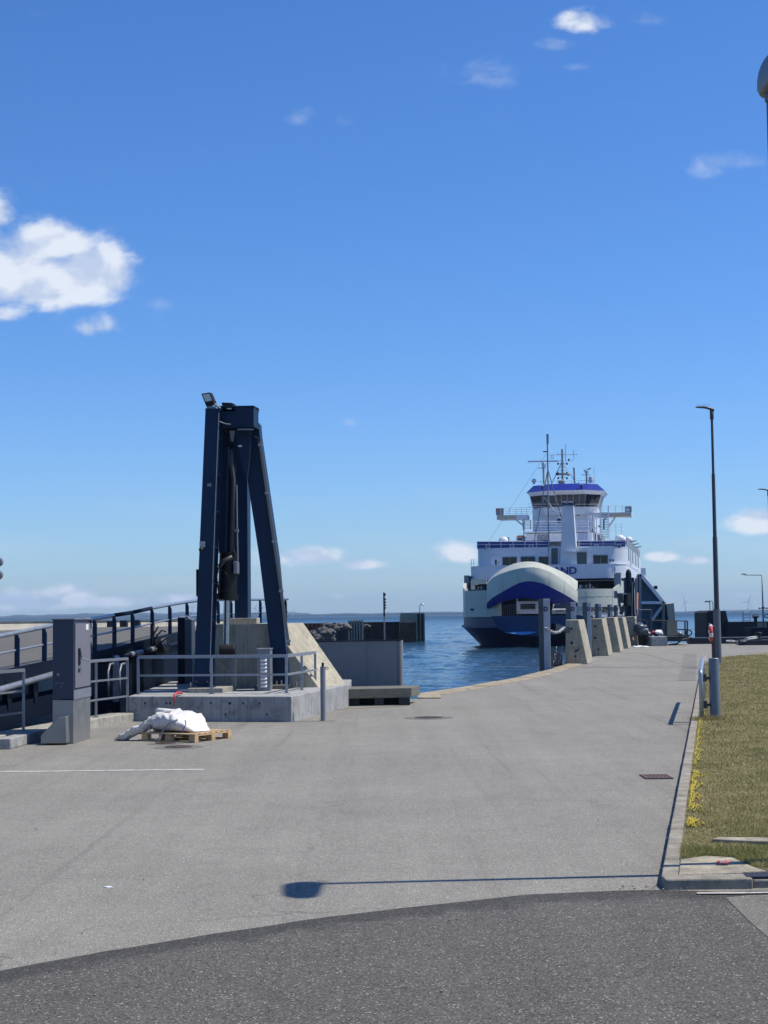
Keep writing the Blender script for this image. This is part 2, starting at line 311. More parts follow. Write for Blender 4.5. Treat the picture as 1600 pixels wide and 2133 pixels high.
# ------------------------------------------------------------------ mesh builder
OFF = {}
class MB:
    def __init__(s): s.v = []; s.f = []; s.mi = []; s.cur = 0
    def add(s, vs, fs):
        o = len(s.v); s.v += [tuple(x) for x in vs]
        for f in fs: s.f.append(tuple(i + o for i in f)); s.mi.append(s.cur)
        return s
    def box(s, a, b, rz=0, piv=None):
        x0, y0, z0 = a; x1, y1, z1 = b
        vs = [(x0, y0, z0), (x1, y0, z0), (x1, y1, z0), (x0, y1, z0), (x0, y0, z1), (x1, y0, z1), (x1, y1, z1), (x0, y1, z1)]
        if rz:
            pv = piv or ((x0 + x1) / 2, (y0 + y1) / 2); c, sn = math.cos(rz), math.sin(rz)
            vs = [(pv[0] + (x - pv[0]) * c - (y - pv[1]) * sn, pv[1] + (x - pv[0]) * sn + (y - pv[1]) * c, z) for x, y, z in vs]
        return s.hexa(vs)
    def hexa(s, vs):
        return s.add(vs, [(0, 3, 2, 1), (4, 5, 6, 7), (0, 1, 5, 4), (1, 2, 6, 5), (2, 3, 7, 6), (3, 0, 4, 7)])
    def beam(s, p, q, w, h, up=(0, 0, 1)):
        p = Vector(p); q = Vector(q); d = (q - p).normalized(); up = Vector(up)
        if abs(d.dot(up)) > 0.98: up = Vector((0, 1, 0))
        r = d.cross(up).normalized() * (w / 2); t = r.cross(d).normalized() * (h / 2)
        return s.hexa([p - r - t, p + r - t, q + r - t, q - r - t, p - r + t, p + r + t, q + r + t, q - r + t])
    def prism(s, pts, vec):
        n = len(pts); vec = Vector(vec); a = [Vector(p) for p in pts]
        return s.add(a + [p + vec for p in a], [tuple(range(n)), tuple(range(2 * n - 1, n - 1, -1))] + [(i, i + n, (i + 1) % n + n, (i + 1) % n) for i in range(n)])
    def slab(s, pts, z0, z1):
        n = len(pts); ar = sum(pts[i][0] * pts[(i + 1) % n][1] - pts[(i + 1) % n][0] * pts[i][1] for i in range(n))
        if ar < 0: pts = pts[::-1]
        f = lambda z: [(p[0], p[1], z) for p in pts]
        return s.add(f(z0) + f(z1), [tuple(range(n - 1, -1, -1)), tuple(range(n, 2 * n))] + [(i, (i + 1) % n, (i + 1) % n + n, i + n) for i in range(n)])
    def tube(s, path, r, n=8, cap=True, sq=None):
        path = [Vector(p) for p in path]; N = len(path); rs = r if isinstance(r, (list, tuple)) else [r] * N
        rings = []; ref = None
        for i, p in enumerate(path):
            d = (path[min(i + 1, N - 1)] - path[max(i - 1, 0)])
            d = d.normalized() if d.length > 1e-9 else Vector((0, 0, 1))
            if ref is None: ref = Vector((0, 0, 1)) if abs(d.z) < 0.9 else Vector((1, 0, 0))
            a = d.cross(ref)
            if a.length < 1e-4: a = d.cross(Vector((0, 1, 0)))
            a.normalize(); bb = a.cross(d).normalized(); ref = bb
            rings.append([p + (a * math.cos(2 * math.pi * k / n + (math.pi / n if n == 4 else 0)) + bb * math.sin(2 * math.pi * k / n + (math.pi / n if n == 4 else 0))) * rs[i] for k in range(n)])
        vs = [x for rg in rings for x in rg]; fs = []
        for i in range(N - 1):
            for k in range(n): fs.append((i * n + k, i * n + (k + 1) % n, (i + 1) * n + (k + 1) % n, (i + 1) * n + k))
        if cap: fs += [tuple(range(n - 1, -1, -1)), tuple((N - 1) * n + k for k in range(n))]
        return s.add(vs, fs)
    def cyl(s, p, q, r, r2=None, n=16): return s.tube([p, q], [r, r if r2 is None else r2], n)
    def lathe(s, prof, c, n=20):
        vs = []; fs = []
        for r, z in prof:
            for k in range(n): vs.append((c[0] + r * math.cos(2 * math.pi * k / n), c[1] + r * math.sin(2 * math.pi * k / n), c[2] + z))
        for i in range(len(prof) - 1):
            for k in range(n): fs.append((i * n + k, i * n + (k + 1) % n, (i + 1) * n + (k + 1) % n, (i + 1) * n + k))
        fs += [tuple(range(n - 1, -1, -1)), tuple((len(prof) - 1) * n + k for k in range(n))]
        return s.add(vs, fs)
    def grid(s, rows, close=False):
        n = len(rows[0]); vs = [p for r in rows for p in r]; fs = []
        for i in range(len(rows) - 1):
            for k in range(n if close else n - 1): fs.append((i * n + k, i * n + (k + 1) % n, (i + 1) * n + (k + 1) % n, (i + 1) * n + k))
        return s.add(vs, fs)
    def torus(s, c, Rr, r, ax1, ax2, n=14, m=6, sy=1.0):
        c = Vector(c); a1 = Vector(ax1).normalized(); a2 = Vector(ax2).normalized(); nn = a1.cross(a2); vs = []; fs = []
        for i in range(n):
            t = 2 * math.pi * i / n; d = a1 * math.cos(t) + a2 * math.sin(t) * sy; dn = d.normalized()
            for k in range(m):
                w = 2 * math.pi * k / m; vs.append(c + d * Rr + dn * (r * math.cos(w)) + nn * (r * math.sin(w)))
        for i in range(n):
            for k in range(m): fs.append((i * m + k, ((i + 1) % n) * m + k, ((i + 1) % n) * m + (k + 1) % m, i * m + (k + 1) % m))
        return s.add(vs, fs)
    def ico(s, c, rx, ry, rz, sub=2, nz=0.0, seed=0, rough=1.0):
        import bmesh
        bm = bmesh.new(); bmesh.ops.create_icosphere(bm, subdivisions=sub, radius=1)
        vs = []
        for v_ in bm.verts:
            p = v_.co.copy()
            if nz: p *= 1 + nz * noise.noise(p * rough + Vector((seed * 3.1, seed * 1.7, seed)))
            vs.append((c[0] + p.x * rx, c[1] + p.y * ry, c[2] + p.z * rz))
        fs = [tuple(x.index for x in f.verts) for f in bm.faces]; bm.free()
        return s.add(vs, fs)
    def build(s, name, mats, parent=None, smooth=False, bevel=0.0, local=False, auto=False):
        mats = mats if isinstance(mats, (list, tuple)) else [mats]
        off = Vector((0, 0, 0)) if (parent is None or local) else OFF.get(parent.name, Vector((0, 0, 0)))
        me = bpy.data.meshes.new(name); vv = [(x[0] - off.x, x[1] - off.y, x[2] - off.z) for x in s.v]
        me.from_pydata(vv, [], s.f)
        for m in mats: me.materials.append(m)
        if len(mats) > 1: me.polygons.foreach_set('material_index', s.mi)
        import bmesh
        bm = bmesh.new(); bm.from_mesh(me); bmesh.ops.recalc_face_normals(bm, faces=bm.faces); bm.to_mesh(me); bm.free()
        if smooth:
            me.polygons.foreach_set('use_smooth', [True] * len(me.polygons))
            if auto: me.set_sharp_from_angle(angle=R(35))
        o = bpy.data.objects.new(name, me); COL.objects.link(o)
        if parent is not None: o.parent = parent; OFF[o.name] = off
        if bevel:
            bv = o.modifiers.new('bevel', 'BEVEL'); bv.width = bevel; bv.segments = 2; bv.limit_method = 'ANGLE'; bv.angle_limit = R(40)
        return o
def tag(o, label=None, cat=None, group=None, kind=None):
    if label: o['label'] = label
    if cat: o['category'] = cat
    if group: o['group'] = group
    if kind: o['kind'] = kind
    return o
def thing(name, label, cat, loc=(0, 0, 0), group=None, rz=0.0, par=None):
    o = bpy.data.objects.new(name, None); COL.objects.link(o); o.location = loc; o.rotation_euler = (0, 0, rz); o.empty_display_size = 0.2
    OFF[o.name] = Vector(loc); return tag(o, label, cat, group)
def copy_tree(o, parent=None):
    kids = [c for c in COL.objects if c.parent == o]
    c = o.copy(); COL.objects.link(c)
    if parent is not None: c.parent = parent
    for k in kids: copy_tree(k, c)
    return c
def text_mesh(name, body, size, m, parent, mat4, extrude=0.004, bold=0.0, align='CENTER', sx=1.0):
    cu = bpy.data.curves.new(name, 'FONT'); cu.body = body; cu.size = size; cu.extrude = extrude; cu.offset = bold
    cu.align_x = align; cu.align_y = 'CENTER'
    t = bpy.data.objects.new(name + '_tmp', cu); COL.objects.link(t); bpy.context.view_layer.update()
    me = bpy.data.meshes.new_from_object(t.evaluated_get(bpy.context.evaluated_depsgraph_get()))
    bpy.data.objects.remove(t); me.name = name
    off = OFF.get(parent.name, Vector()) if parent else Vector()
    for v_ in me.vertices: v_.co = (mat4 @ Vector((v_.co.x * sx, v_.co.y, v_.co.z)))
    me.materials.clear(); me.materials.append(m)
    o = bpy.data.objects.new(name, me); COL.objects.link(o)
    if parent: o.parent = parent
    return o

# ================================================================== SETTING
WZ = -1.3
def build_sea():
    rng = np.random.RandomState(5); nr_, nc_ = 900, 560
    ys = 26 * (11800 / 26.0) ** (np.arange(nr_) / (nr_ - 1)); ks = np.linspace(-.42, .40, nc_)
    X = ks[None, :] * ys[:, None]; Y = np.repeat(ys[:, None], nc_, 1); Z = np.zeros_like(X)
    for i in range(46):
        L = 0.55 * (7 / 0.55) ** (rng.rand() ** 1.2); th = R(250) + rng.randn() * 0.75; kx, ky = math.cos(th) * 2 * math.pi / L, math.sin(th) * 2 * math.pi / L
        A = 0.0066 * L ** 0.8; ph = rng.rand() * 6.28
        w_ = np.clip(L / (ys * 0.012), 0, 1)[:, None] * 0 + 1
        Z += A * w_ * np.sin(kx * X + ky * Y + ph + 0.6 * np.sin(0.21 * X + 0.13 * Y + i))
    gust = 0.75 + 0.35 * np.sin(X * .05 + 2 * np.sin(Y * .031)) * np.sin(Y * .043 + 1.3 * np.sin(X * .027))
    Z *= gust
    V = np.stack([X, Y, Z + WZ], -1).reshape(-1, 3)
    me = bpy.data.meshes.new('sea'); me.vertices.add(len(V)); me.vertices.foreach_set('co', V.reshape(-1))
    i0 = (np.arange(nr_ - 1)[:, None] * nc_ + np.arange(nc_ - 1)[None, :]).reshape(-1)
    F = np.stack([i0, i0 + 1, i0 + nc_ + 1, i0 + nc_], 1).astype(np.int32); n = len(F)
    me.loops.add(n * 4); me.loops.foreach_set('vertex_index', F.reshape(-1)); me.polygons.add(n)
    me.polygons.foreach_set('loop_start', np.arange(0, n * 4, 4, dtype=np.int32)); me.polygons.foreach_set('loop_total', np.full(n, 4, dtype=np.int32))
    me.polygons.foreach_set('use_smooth', np.ones(n, bool)); me.update(); me.materials.append(waterm); me.validate()
    o = bpy.data.objects.new('sea', me); COL.objects.link(o); tag(o, kind='structure')
build_sea()
s = MB(); s.add([(-11900, -38, WZ - .35), (11900, -38, WZ - .35), (11900, 11900, WZ - .35), (-11900, 11900, WZ - .35)], [(0, 1, 2, 3)])
tag(s.build('sea', waterm), kind='structure')
s = MB(); s.slab([(-300, -300), (300, -300), (300, 500), (-300, 500)], WZ - 6, WZ - 5.5)
tag(s.build('seabed', conc), kind='structure')

# quay edge (water side), near left to far right
EDGE = [(-15.0, -12), (-9.2, 22), (-7.62, 30.0), (-6.5, 35.6), (-6.2, 44.2), (-1.2, 44.2), (0.95, 44.2)]
for px, py in ((874, 1447), (980, 1431), (1080, 1413), (1150, 1395), (1196, 1380)):
    g = G(px, py); EDGE.append((g.x, g.y))
qx, qy = EDGE[-1]; QD = Vector((0.232, 0.9727, 0))
EDGE.append((qx + QD.x * 44, qy + QD.y * 44)); EDGE.append((140, qy + 44 * QD.y + 2))
quay = EDGE + [(140, -12)]
s = MB(); s.slab(quay, -4, 0)
tag(s.build('quay', asl), kind='structure')
# quay coping of weathered concrete
s = MB()
cp = EDGE[6:12]
for i in range(len(cp) - 1):
    a = Vector((cp[i][0], cp[i][1], 0)); c = Vector((cp[i + 1][0], cp[i + 1][1], 0)); L = (c - a).length; n = max(1, int(L / 2.6))
    d = (c - a) / n; r = Vector((d.y, -d.x, 0)).normalized()
    for k in range(n):
        p = a + d * k + d * 0.006; q2 = a + d * (k + 1) - d * 0.006; j = random.uniform(-0.012, 0.012)
        w = 0.62
        s.hexa([p - r * 0.05 + Vector((0, 0, -0.4)), p + r * w + Vector((0, 0, -0.4)), q2 + r * w + Vector((0, 0, -0.4)), q2 - r * 0.05 + Vector((0, 0, -0.4)),
                p - r * 0.05 + Vector((0, 0, .05 + j)), p + r * w + Vector((0, 0, .035 + j)), q2 + r * w + Vector((0, 0, .035 + j)), q2 - r * 0.05 + Vector((0, 0, .05 + j))])
tag(s.build('quay_coping', coping, bevel=0.02), kind='structure')

# darker newer asphalt in the foreground with wavering edge
def wavy(pts, amp, step=0.25, seed=0):
    out = []
    for i in range(len(pts) - 1):
        a = Vector(pts[i]).to_3d(); c = Vector(pts[i + 1]).to_3d(); n = max(1, int((c - a).length / step))
        for k in range(n):
            p = a.lerp(c, k / n); nn = noise.noise(Vector((p.x * 1.3, p.y * 1.3, seed))) * amp + noise.noise(Vector((p.x * 7, p.y * 7, seed + 5))) * amp * 0.35
            out.append((p.x, p.y + nn))
    out.append(tuple(pts[-1])[:2]); return out
bpts = [(-12, 8.2)] + [tuple(G(*q)[:2]) for q in ((0, 2024), (220, 1984), (450, 1946), (700, 1908), (900, 1885), (1100, 1866), (1250, 1858), (1385, 1856), (1500, 1858))] + [(14, 14.0)]
front_edge = wavy(bpts, 0.07)
s = MB(); rows = [[(x, y, -.02) for x, y in front_edge]]; ev = [1.0]
for d_, w_ in ((0, 1.0), (.12, 1.0), (.3, .75), (.6, .3), (1.0, -.8), (4.0, -.8)): rows.append([(x, y - d_, 0.006) for x, y in front_edge]); ev.append(w_)
rows.append([(x, -9, .006) for x, y in front_edge]); ev.append(-.8)
s.grid(rows); o = s.build('road', asj); tag(o, kind='structure')
o.data.attributes.new('edge', 'FLOAT', 'POINT').data.foreach_set('value', np.repeat(np.array(ev, dtype=np.float32), len(front_edge)))

# lighter strip of pavement at the far right of the road
s = MB(); pl = wavy([tuple(G(*q)[:2]) for q in ((1640, 1990), (1600, 1955), (1565, 1925), (1535, 1895), (1512, 1872))], .05, .15, 4)[::1] + [tuple(G(*q)[:2]) for q in ((1560, 1867), (1640, 1865))]
s.add([(x, y, 0.010) for x, y in pl], [tuple(range(len(pl)))])
tag(s.build('pavement_patch', asphalt('asphalt_mid', (0.165, 0.155, 0.13), 0.4, 0.7)), kind='structure')

def groundstrip(name, label, pts, w, m, cat, kind=None, z=0.004, ry=None):
    s = MB(); rows = [[], []]
    for i, p in enumerate(pts):
        a = Vector(pts[max(i - 1, 0)]); c = Vector(pts[min(i + 1, len(pts) - 1)]); d = (c - a).normalized(); r = Vector((-d.y, d.x)) * w / 2
        rows[0].append((p[0] - r.x, p[1] - r.y, z)); rows[1].append((p[0] + r.x, p[1] + r.y, z))
    s.grid(rows); return tag(s.build(name, m), label, cat, None, kind)
pp = [tuple(G(x, y)[:2]) for x, y in ((-60, 1608), (100, 1607), (250, 1605), (425, 1603))]
groundstrip('road_marking', None, pp, 0.14, paint, None, 'structure', 0.005)
pp = [tuple(G(x, y)[:2]) for x, y in ((1452, 1864.5), (1540, 1864), (1660, 1862))]
groundstrip('road_marking', None, pp, 0.055, paint, None, 'structure', 0.018)
# older repair strips in the pavement
for pts, w in ((((1225, 1356), (1340, 1362), (1452, 1392)), 0.10), (((560, 1490), (700, 1478), (850, 1470)), 0.16), (((1010, 1388), (1180, 1389), (1450, 1393)), 0.22)):
    pp = wavy([tuple(G(x, y)[:2]) for x, y in pts], 0.3, 1.0, 3)
    groundstrip('pavement_joint', None, pp, w, asphalt('asphalt_repair', (0.165, 0.155, 0.138), 0.35, 0.5, wear=False) if 'asphalt_repair' not in MATS else MATS['asphalt_repair'], None, 'structure', 0.004)
s = MB(); pl = [tuple(G(*q)[:2]) for q in ((1425, 1362), (1452, 1362), (1448, 1418), (1412, 1418), (1418, 1396))]
s.add([(x, y, 0.008) for x, y in pl], [tuple(range(len(pl)))])
tag(s.build('pavement_patch', asphalt('asphalt_patch', (0.19, 0.178, 0.155), 0.36, 0.5)), kind='structure')

# manholes, drain grate
def manhole(px, py, r, label, group='manhole covers in the quay'):
    g = G(px, py, 0.004)
    t = thing('manhole_cover', label, 'manhole cover', g, group)
    s = MB(); s.lathe([(r * 1.75, 0.0), (r * 1.75, 0.004)], (g.x, g.y, 0.002), 28); s.build('surround', MATS['asphalt_repair'], t)
    s = MB(); s.lathe([(r, 0.0), (r, 0.01), (r * 0.93, 0.014)], (g.x, g.y, 0.004), 28)
    s.build('lid', iron, t, bevel=0)
    s = MB()
    for i in range(-3, 4):
        for j in range(-3, 4):
            if i * i + j * j <= 9: s.box((g.x + i * r * .25 - .03, g.y + j * r * .25 - .03, 0.017), (g.x + i * r * .25 + .03, g.y + j * r * .25 + .03, 0.022))
    s.build('stud_pattern', iron, t)
manhole(893, 1495, 0.33, 'round manhole cover in dark patch in front of the timber beam')
manhole(372, 1556, 0.26, 'iron manhole cover on the tarmac just in front of the pallet')
manhole(345, 1548.5, 0.2, 'small manhole cover half hidden by the pallet shadow')
g = G(1367, 1619)
t = thing('drain_grate', 'rusty slotted drain grate in the road near the kerb', 'drain', g)
s = MB(); s.box((g.x - .17, g.y - .24, .0), (g.x + .17, g.y + .24, .006)); s.build('pit', darkp, t)
s = MB(); s.box((g.x - .2, g.y - .28, .0), (g.x - .17, g.y + .28, .015)); s.box((g.x + .17, g.y - .28, 0), (g.x + .2, g.y + .28, .015)); s.box((g.x - .17, g.y - .28, 0), (g.x + .17, g.y - .24, .015)); s.box((g.x - .17, g.y + .24, 0), (g.x + .17, g.y + .28, .015)); s.build('frame', iron, t)
for i in range(6): x_ = g.x - .16 + i * .058; s = MB(); s.box((x_, g.y - .24, .007), (x_ + .02, g.y + .24, .014)); s.build('bar', mat('rust_bar', (0.24, 0.13, 0.10), 0.8, 0, 0.3, 10), t)

# kerb and lawn
K0 = G(1374, 1846); KD = (G(1455.5, 1420) - K0).normalized(); KN = Vector((KD.y, -KD.x, 0))
KH = 0.09
s = MB(); Ltot = 68; n = 68
for i in range(n):
    a = K0 + KD * (i * 1.0 + 0.006); c = K0 + KD * (i * 1.0 + 0.994); j = random.uniform(-.005, .005)
    ra = KN * (0.16 + 0)
    for p, q2 in ((a, c),):
        s.hexa([p + Vector((0, 0, -.1)), p + ra + Vector((0, 0, -.1)), q2 + ra + Vector((0, 0, -.1)), q2 + Vector((0, 0, -.1)),
                p + KN * .015 + Vector((0, 0, KH + j)), p + ra + Vector((0, 0, KH + j)), q2 + ra + Vector((0, 0, KH + j)), q2 + KN * .015 + Vector((0, 0, KH + j))])
tag(s.build('kerb', kerbm, bevel=0.012), kind='structure')
# front corner kerb stones
s = MB()
c0 = K0 + Vector((0.0, -0.02, 0))
xk = [c0.x, c0.x + 0.78, c0.x + 1.8]
s.box((xk[0] + .02, c0.y - .16, -.1), (xk[1], c0.y + 0.08, KH)); s.box((xk[1] + .01, c0.y - .12, -.1), (xk[2], c0.y + 0.03, KH - .02)); s.box((xk[2] + .01, c0.y - .12, -.1), (xk[2] + 1.4, c0.y + 0.03, KH - .02))
tag(s.build('corner_kerb', kerbm, bevel=0.014), kind='structure')
# paving slabs behind the corner
s = MB()
g_ = lambda *q: tuple(G(q[0], q[1], KH)[:2])
sl = [[(c0.x + .2, c0.y + .1), (c0.x + .2, c0.y + .1), g_(1600, 1818.5), g_(1572, 1808), g_(1546, 1796), g_(1528, 1787), g_(1470, 1783.5), g_(1410, 1784)]]
kp = lambda D: tuple((K0 + KD * ((D - K0.y) / KD.y) + KN * .163)[:2])
sl[0] = [kp(c0.y + .1), (c0.x + .76, c0.y + .1), g_(1545, 1817), g_(1600, 1815), g_(1575, 1808), g_(1546, 1796), g_(1528, 1787), g_(1470, 1783.5), kp(14.58)]
for q in sl: s.slab(list(q), 0, KH + .006)
tag(s.build('pavement_slabs', slabm, bevel=0.01), kind='structure')
s = MB(); s.slab([g_(1548, 1820), g_(1640, 1818), g_(1640, 1826), g_(1556, 1827)], 0, KH + .004); tag(s.build('pavement_slabs', darkp), kind='structure')
g = G(1545, 1757, .09)
s = MB(); s.slab([(g.x - .29, g.y + .03), (g.x + .05, g.y - .12), (g.x + .36, g.y - .2), (g.x + .5, g.y + .02), (g.x + .1, g.y + .12), (g.x - .2, g.y + .16)], 0, KH + .045)
tag(s.build('paving_slab', slabm, bevel=0.008), 'broken pale slab sunk in the grass behind the corner paving', 'paving slab')

# lawn ground
LE = [K0 + KN * .16, K0 + KD * 66 + KN * .16]
far1 = G(1463, 1388, KH)
lawn = [(K0.x + .2, K0.y + .6), (LE[0] + KD * 38).to_2d()[:], ]
def kpt(D): tt = (D - K0.y) / KD.y; p = K0 + KD * tt + KN * .155; return (p.x, p.y)
gF = [G(1464, 1382, KH), G(1500, 1370.5, KH), G(1600, 1359, KH), G(1760, 1349, KH)]
lawn = [kpt(14.6), kpt(30), kpt(50), kpt(gF[0].y - 2)] + [(q.x, q.y) for q in gF] + [(26, 13.9), g_(1640, 1816), g_(1600, 1813), g_(1575, 1807), g_(1546, 1795), g_(1528, 1786), g_(1470, 1782.5)]
s = MB(); s.slab(lawn, -.05, KH + .002)
tag(s.build('lawn', turfm), kind='structure')

def inlawn(x, y, poly):
    ins = np.zeros(len(x), bool); n = len(poly); j = n - 1
    for i in range(n):
        xi, yi = poly[i]; xj, yj = poly[j]
        c = ((yi > y) != (yj > y)) & (x < (xj - xi) * (y - yi) / ((yj - yi) or 1e-9) + xi)
        ins ^= c; j = i
    return ins
def blades(name, pts, h, w, m, tilt=0.6, base=KH, label=None, cat=None):
    n = len(pts); a = np.random.rand(n) * 2 * np.pi; lean = np.random.randn(n, 2) * tilt
    dx = np.cos(a) * w / 2; dy = np.sin(a) * w / 2
    V = np.zeros((n, 3, 3)); V[:, 0, 0] = pts[:, 0] - dx; V[:, 0, 1] = pts[:, 1] - dy; V[:, 1, 0] = pts[:, 0] + dx; V[:, 1, 1] = pts[:, 1] + dy
    V[:, :2, 2] = base
    V[:, 2, 0] = pts[:, 0] + lean[:, 0] * h; V[:, 2, 1] = pts[:, 1] + lean[:, 1] * h; V[:, 2, 2] = base + h * (0.6 + 0.4 * np.random.rand(n))
    me = bpy.data.meshes.new(name); me.vertices.add(n * 3); me.vertices.foreach_set('co', V.reshape(-1))
    me.loops.add(n * 3); me.loops.foreach_set('vertex_index', np.arange(n * 3, dtype=np.int32))
    me.polygons.add(n); me.polygons.foreach_set('loop_start', np.arange(0, n * 3, 3, dtype=np.int32)); me.polygons.foreach_set('loop_total', np.full(n, 3, dtype=np.int32))
    me.update(); at_ = me.attributes.new('tint', 'FLOAT', 'FACE'); at_.data.foreach_set('value', np.random.rand(n))
    me.materials.append(m); me.validate(); o = bpy.data.objects.new(name, me); COL.objects.link(o)
    return o
def scatter(nn, d0, d1, x0=None, x1=None):
    D = d0 * (d1 / d0) ** np.random.rand(nn)   # denser near the road corner
    xk = K0.x + (D - K0.y) * KD.x / KD.y + .17
    xr = D * 0.262
    x = xk + np.random.rand(nn) * np.maximum(xr - xk, 0.1)
    return x, D
x, y = scatter(330000, 14.0, 80); keep = inlawn(x, y, lawn); P = np.stack([x[keep], y[keep]], 1)
hh = 0.024 + 0.0004 * (P[:, 1] - 14) + 0.012 * np.random.rand(len(P))
tuft = np.array([noise.noise(Vector((a * 1.7, c_ * 1.7, 2))) for a, c_ in P]); hh = hh * (1 + 0.5 * tuft)
near = (P[:, 1] < 15.1 + 0.4 * tuft) & (P[:, 0] > K0.x + 0.45); hh[near] *= 1.9
wd = 0.0045 + 0.00034 * (P[:, 1] - 14)
o = blades('grass', P, hh, wd, bladem); tag(o, 'short patchy green and straw coloured grass of the lawn', 'grass', kind='stuff')
# yellow flowering weeds along the kerb
fl = []
for py0, py1, dens_ in ((1488, 1545, 1), (1545, 1600, .9), (1612, 1660, 1.2), (1660, 1695, .8), (1715, 1727, .5)):
    a = G(1440, py0, KH).y; c = G(1440, py1, KH).y
    k = int(230 * dens_)
    D = c + (a - c) * np.random.rand(k); off_ = 0.03 + np.abs(np.random.randn(k)) * 0.07 * (0.6 + 0.5 * np.sin(D * 5))
    xk = K0.x + (D - K0.y) * KD.x / KD.y + .16 + off_
    fl.append(np.stack([xk, D], 1))
fl = np.concatenate(fl); s = MB()
for (x_, y_) in fl:
    h = random.uniform(.02, .07); r = random.uniform(.006, .013)
    s.cur = 0; s.add([(x_ + r, y_, KH + h), (x_, y_ + r, KH + h + .004), (x_ - r, y_, KH + h), (x_, y_ - r, KH + h - .004), (x_, y_, KH + h + .01)], [(0, 1, 4), (1, 2, 4), (2, 3, 4), (3, 0, 4)])
    s.cur = 1; s.add([(x_ - .004, y_, KH), (x_ + .004, y_, KH), (x_, y_, KH + h)], [(0, 1, 2)])
o = s.build('yellow_weeds', [yellowm, mat('weed_stem', (0.2, 0.2, 0.05), 0.8)]); tag(o, 'low yellow flowering weeds growing in a strip behind the kerb', 'weeds', kind='stuff')
# dry tufts around handrail feet
g = G(1464, 1500, KH); k = 900
P2 = np.stack([g.x + .1 + np.random.randn(k) * .16, g.y - .05 + np.random.randn(k) * .22], 1)
o = blades('dry_grass', P2, 0.09 + 0.07 * np.random.rand(k), np.full(k, 0.008), mat('dry_blade', (0.3, 0.24, 0.09), 0.8, 0, 0.4, 20), 0.35)
tag(o, 'taller dry tuft of grass at the foot of the handrail', 'grass', kind='stuff')
# litter
g = G(1507, 1803, KH)
s = MB(); rows = []
for i in range(6):
    tt = i / 5; rr = .028 * (1 - .25 * abs(tt - .5)) * (1 + .25 * noise.noise(Vector((i * 1.3, 0, 0))))
    rows.append([(g.x - .05 + .1 * tt, g.y + rr * math.cos(w) , KH + .03 + rr * .55 * math.sin(w) + .006 * math.sin(i * 2)) for w in [2 * math.pi * k / 10 for k in range(10)]])
s.grid(rows, True)
t = thing('crushed_can', 'crushed red and white drink can on the corner paving', 'litter', (g.x, g.y, KH))
s.build('can_body', redor, t, smooth=True)
s = MB(); 
for i in range(4): s.box((g.x - .035 + .02 * i, g.y - .034, KH + .028), (g.x - .027 + .02 * i, g.y - .026, KH + .048))
s.build('white_print', whitep, t)
g = G(225, 1848, .004); s = MB(); s.slab([(g.x - .04, g.y), (g.x + .01, g.y + .03), (g.x + .045, g.y - .01), (g.x, g.y - .035)], 0, .01); tag(s.build('paper_scrap', whitep), 'small white scrap of paper lying on the grey tarmac', 'litter')
s = MB()
for i in range(70):
    px = random.choice((random.gauss(1395, 30), random.gauss(1330, 60), random.uniform(60, 1350))); py = random.gauss(1850, 6) if px > 1280 else random.uniform(1560, 2080)
    g = G(px, py, 0); r = random.uniform(.005, .013)
    s.ico((g.x, g.y, .008 + (0.006 if py > 1850 else 0)), r, r * .8, r * .6, 1, .4, i)
tag(s.build('gravel', kerbm), 'loose grit and small stones scattered on the tarmac', 'gravel', kind='stuff')

# ================================================================== NEAR LEFT
# ledge of the quay at the left
s = MB()
lp = [(-10.2, 18), (-8.05, 27.5), (-7.3, 30.55), (-6.55, 34.4), (-6.1, 36.0)]
for i in range(len(lp) - 1):
    a, c = lp[i], lp[i + 1]
    s.hexa([(a[0] - .3, a[1], -.5), (a[0] + .28, a[1], -.5), (c[0] + .28, c[1] - .02, -.5), (c[0] - .3, c[1] - .02, -.5), (a[0] - .3, a[1], .2), (a[0] + .26, a[1], .2), (c[0] + .26, c[1] - .02, .2), (c[0] - .3, c[1] - .02, .2)])
tag(s.build('quay_ledge', conc, bevel=0.02), kind='structure')
a = G(5, 1562); c = G(84, 1540)
s = MB(); s.beam((a.x, a.y + .1, .1), (c.x, c.y + .1, .1), .26, .2)
tag(s.build('concrete_block', concp, bevel=0.02), 'low pale concrete block on the ground at the left edge', 'concrete block')

# switch cabinet
x0, x1, y0 = -6.405, -6.0, 29.7; zt = 2.4 - (1291 - 1288.2) * 29.7 / 3204
t = thing('switch_cabinet', 'tall grey steel electrical cabinet with a swing handle by the left railing', 'cabinet', (x0, y0, 0))
def cab(z0, z1, gr=0.0):
    return [(x0 - gr, y0 - gr, z0), (x1 + gr, y0 - gr, z0), (x1 + .065 + gr, y0 + 1.35 + gr, z0), (x0 + .065 - gr, y0 + 1.35 + gr, z0), (x0 - gr, y0 - gr, z1), (x1 + gr, y0 - gr, z1), (x1 + .065 + gr, y0 + 1.35 + gr, z1), (x0 + .065 - gr, y0 + 1.35 + gr, z1)]
s = MB(); s.hexa(cab(0.86, zt)); s.build('body', cabshade, t, bevel=0.008)
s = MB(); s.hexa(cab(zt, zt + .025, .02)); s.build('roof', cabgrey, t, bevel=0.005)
s = MB(); s.hexa(cab(0, .84, -0.0)); s.build('base', stainl, t, bevel=0.006)
dv = Vector((.065, 1.35, 0)).normalized(); dn = Vector((dv.y, -dv.x, 0)); o0 = Vector((x1, y0, 0))
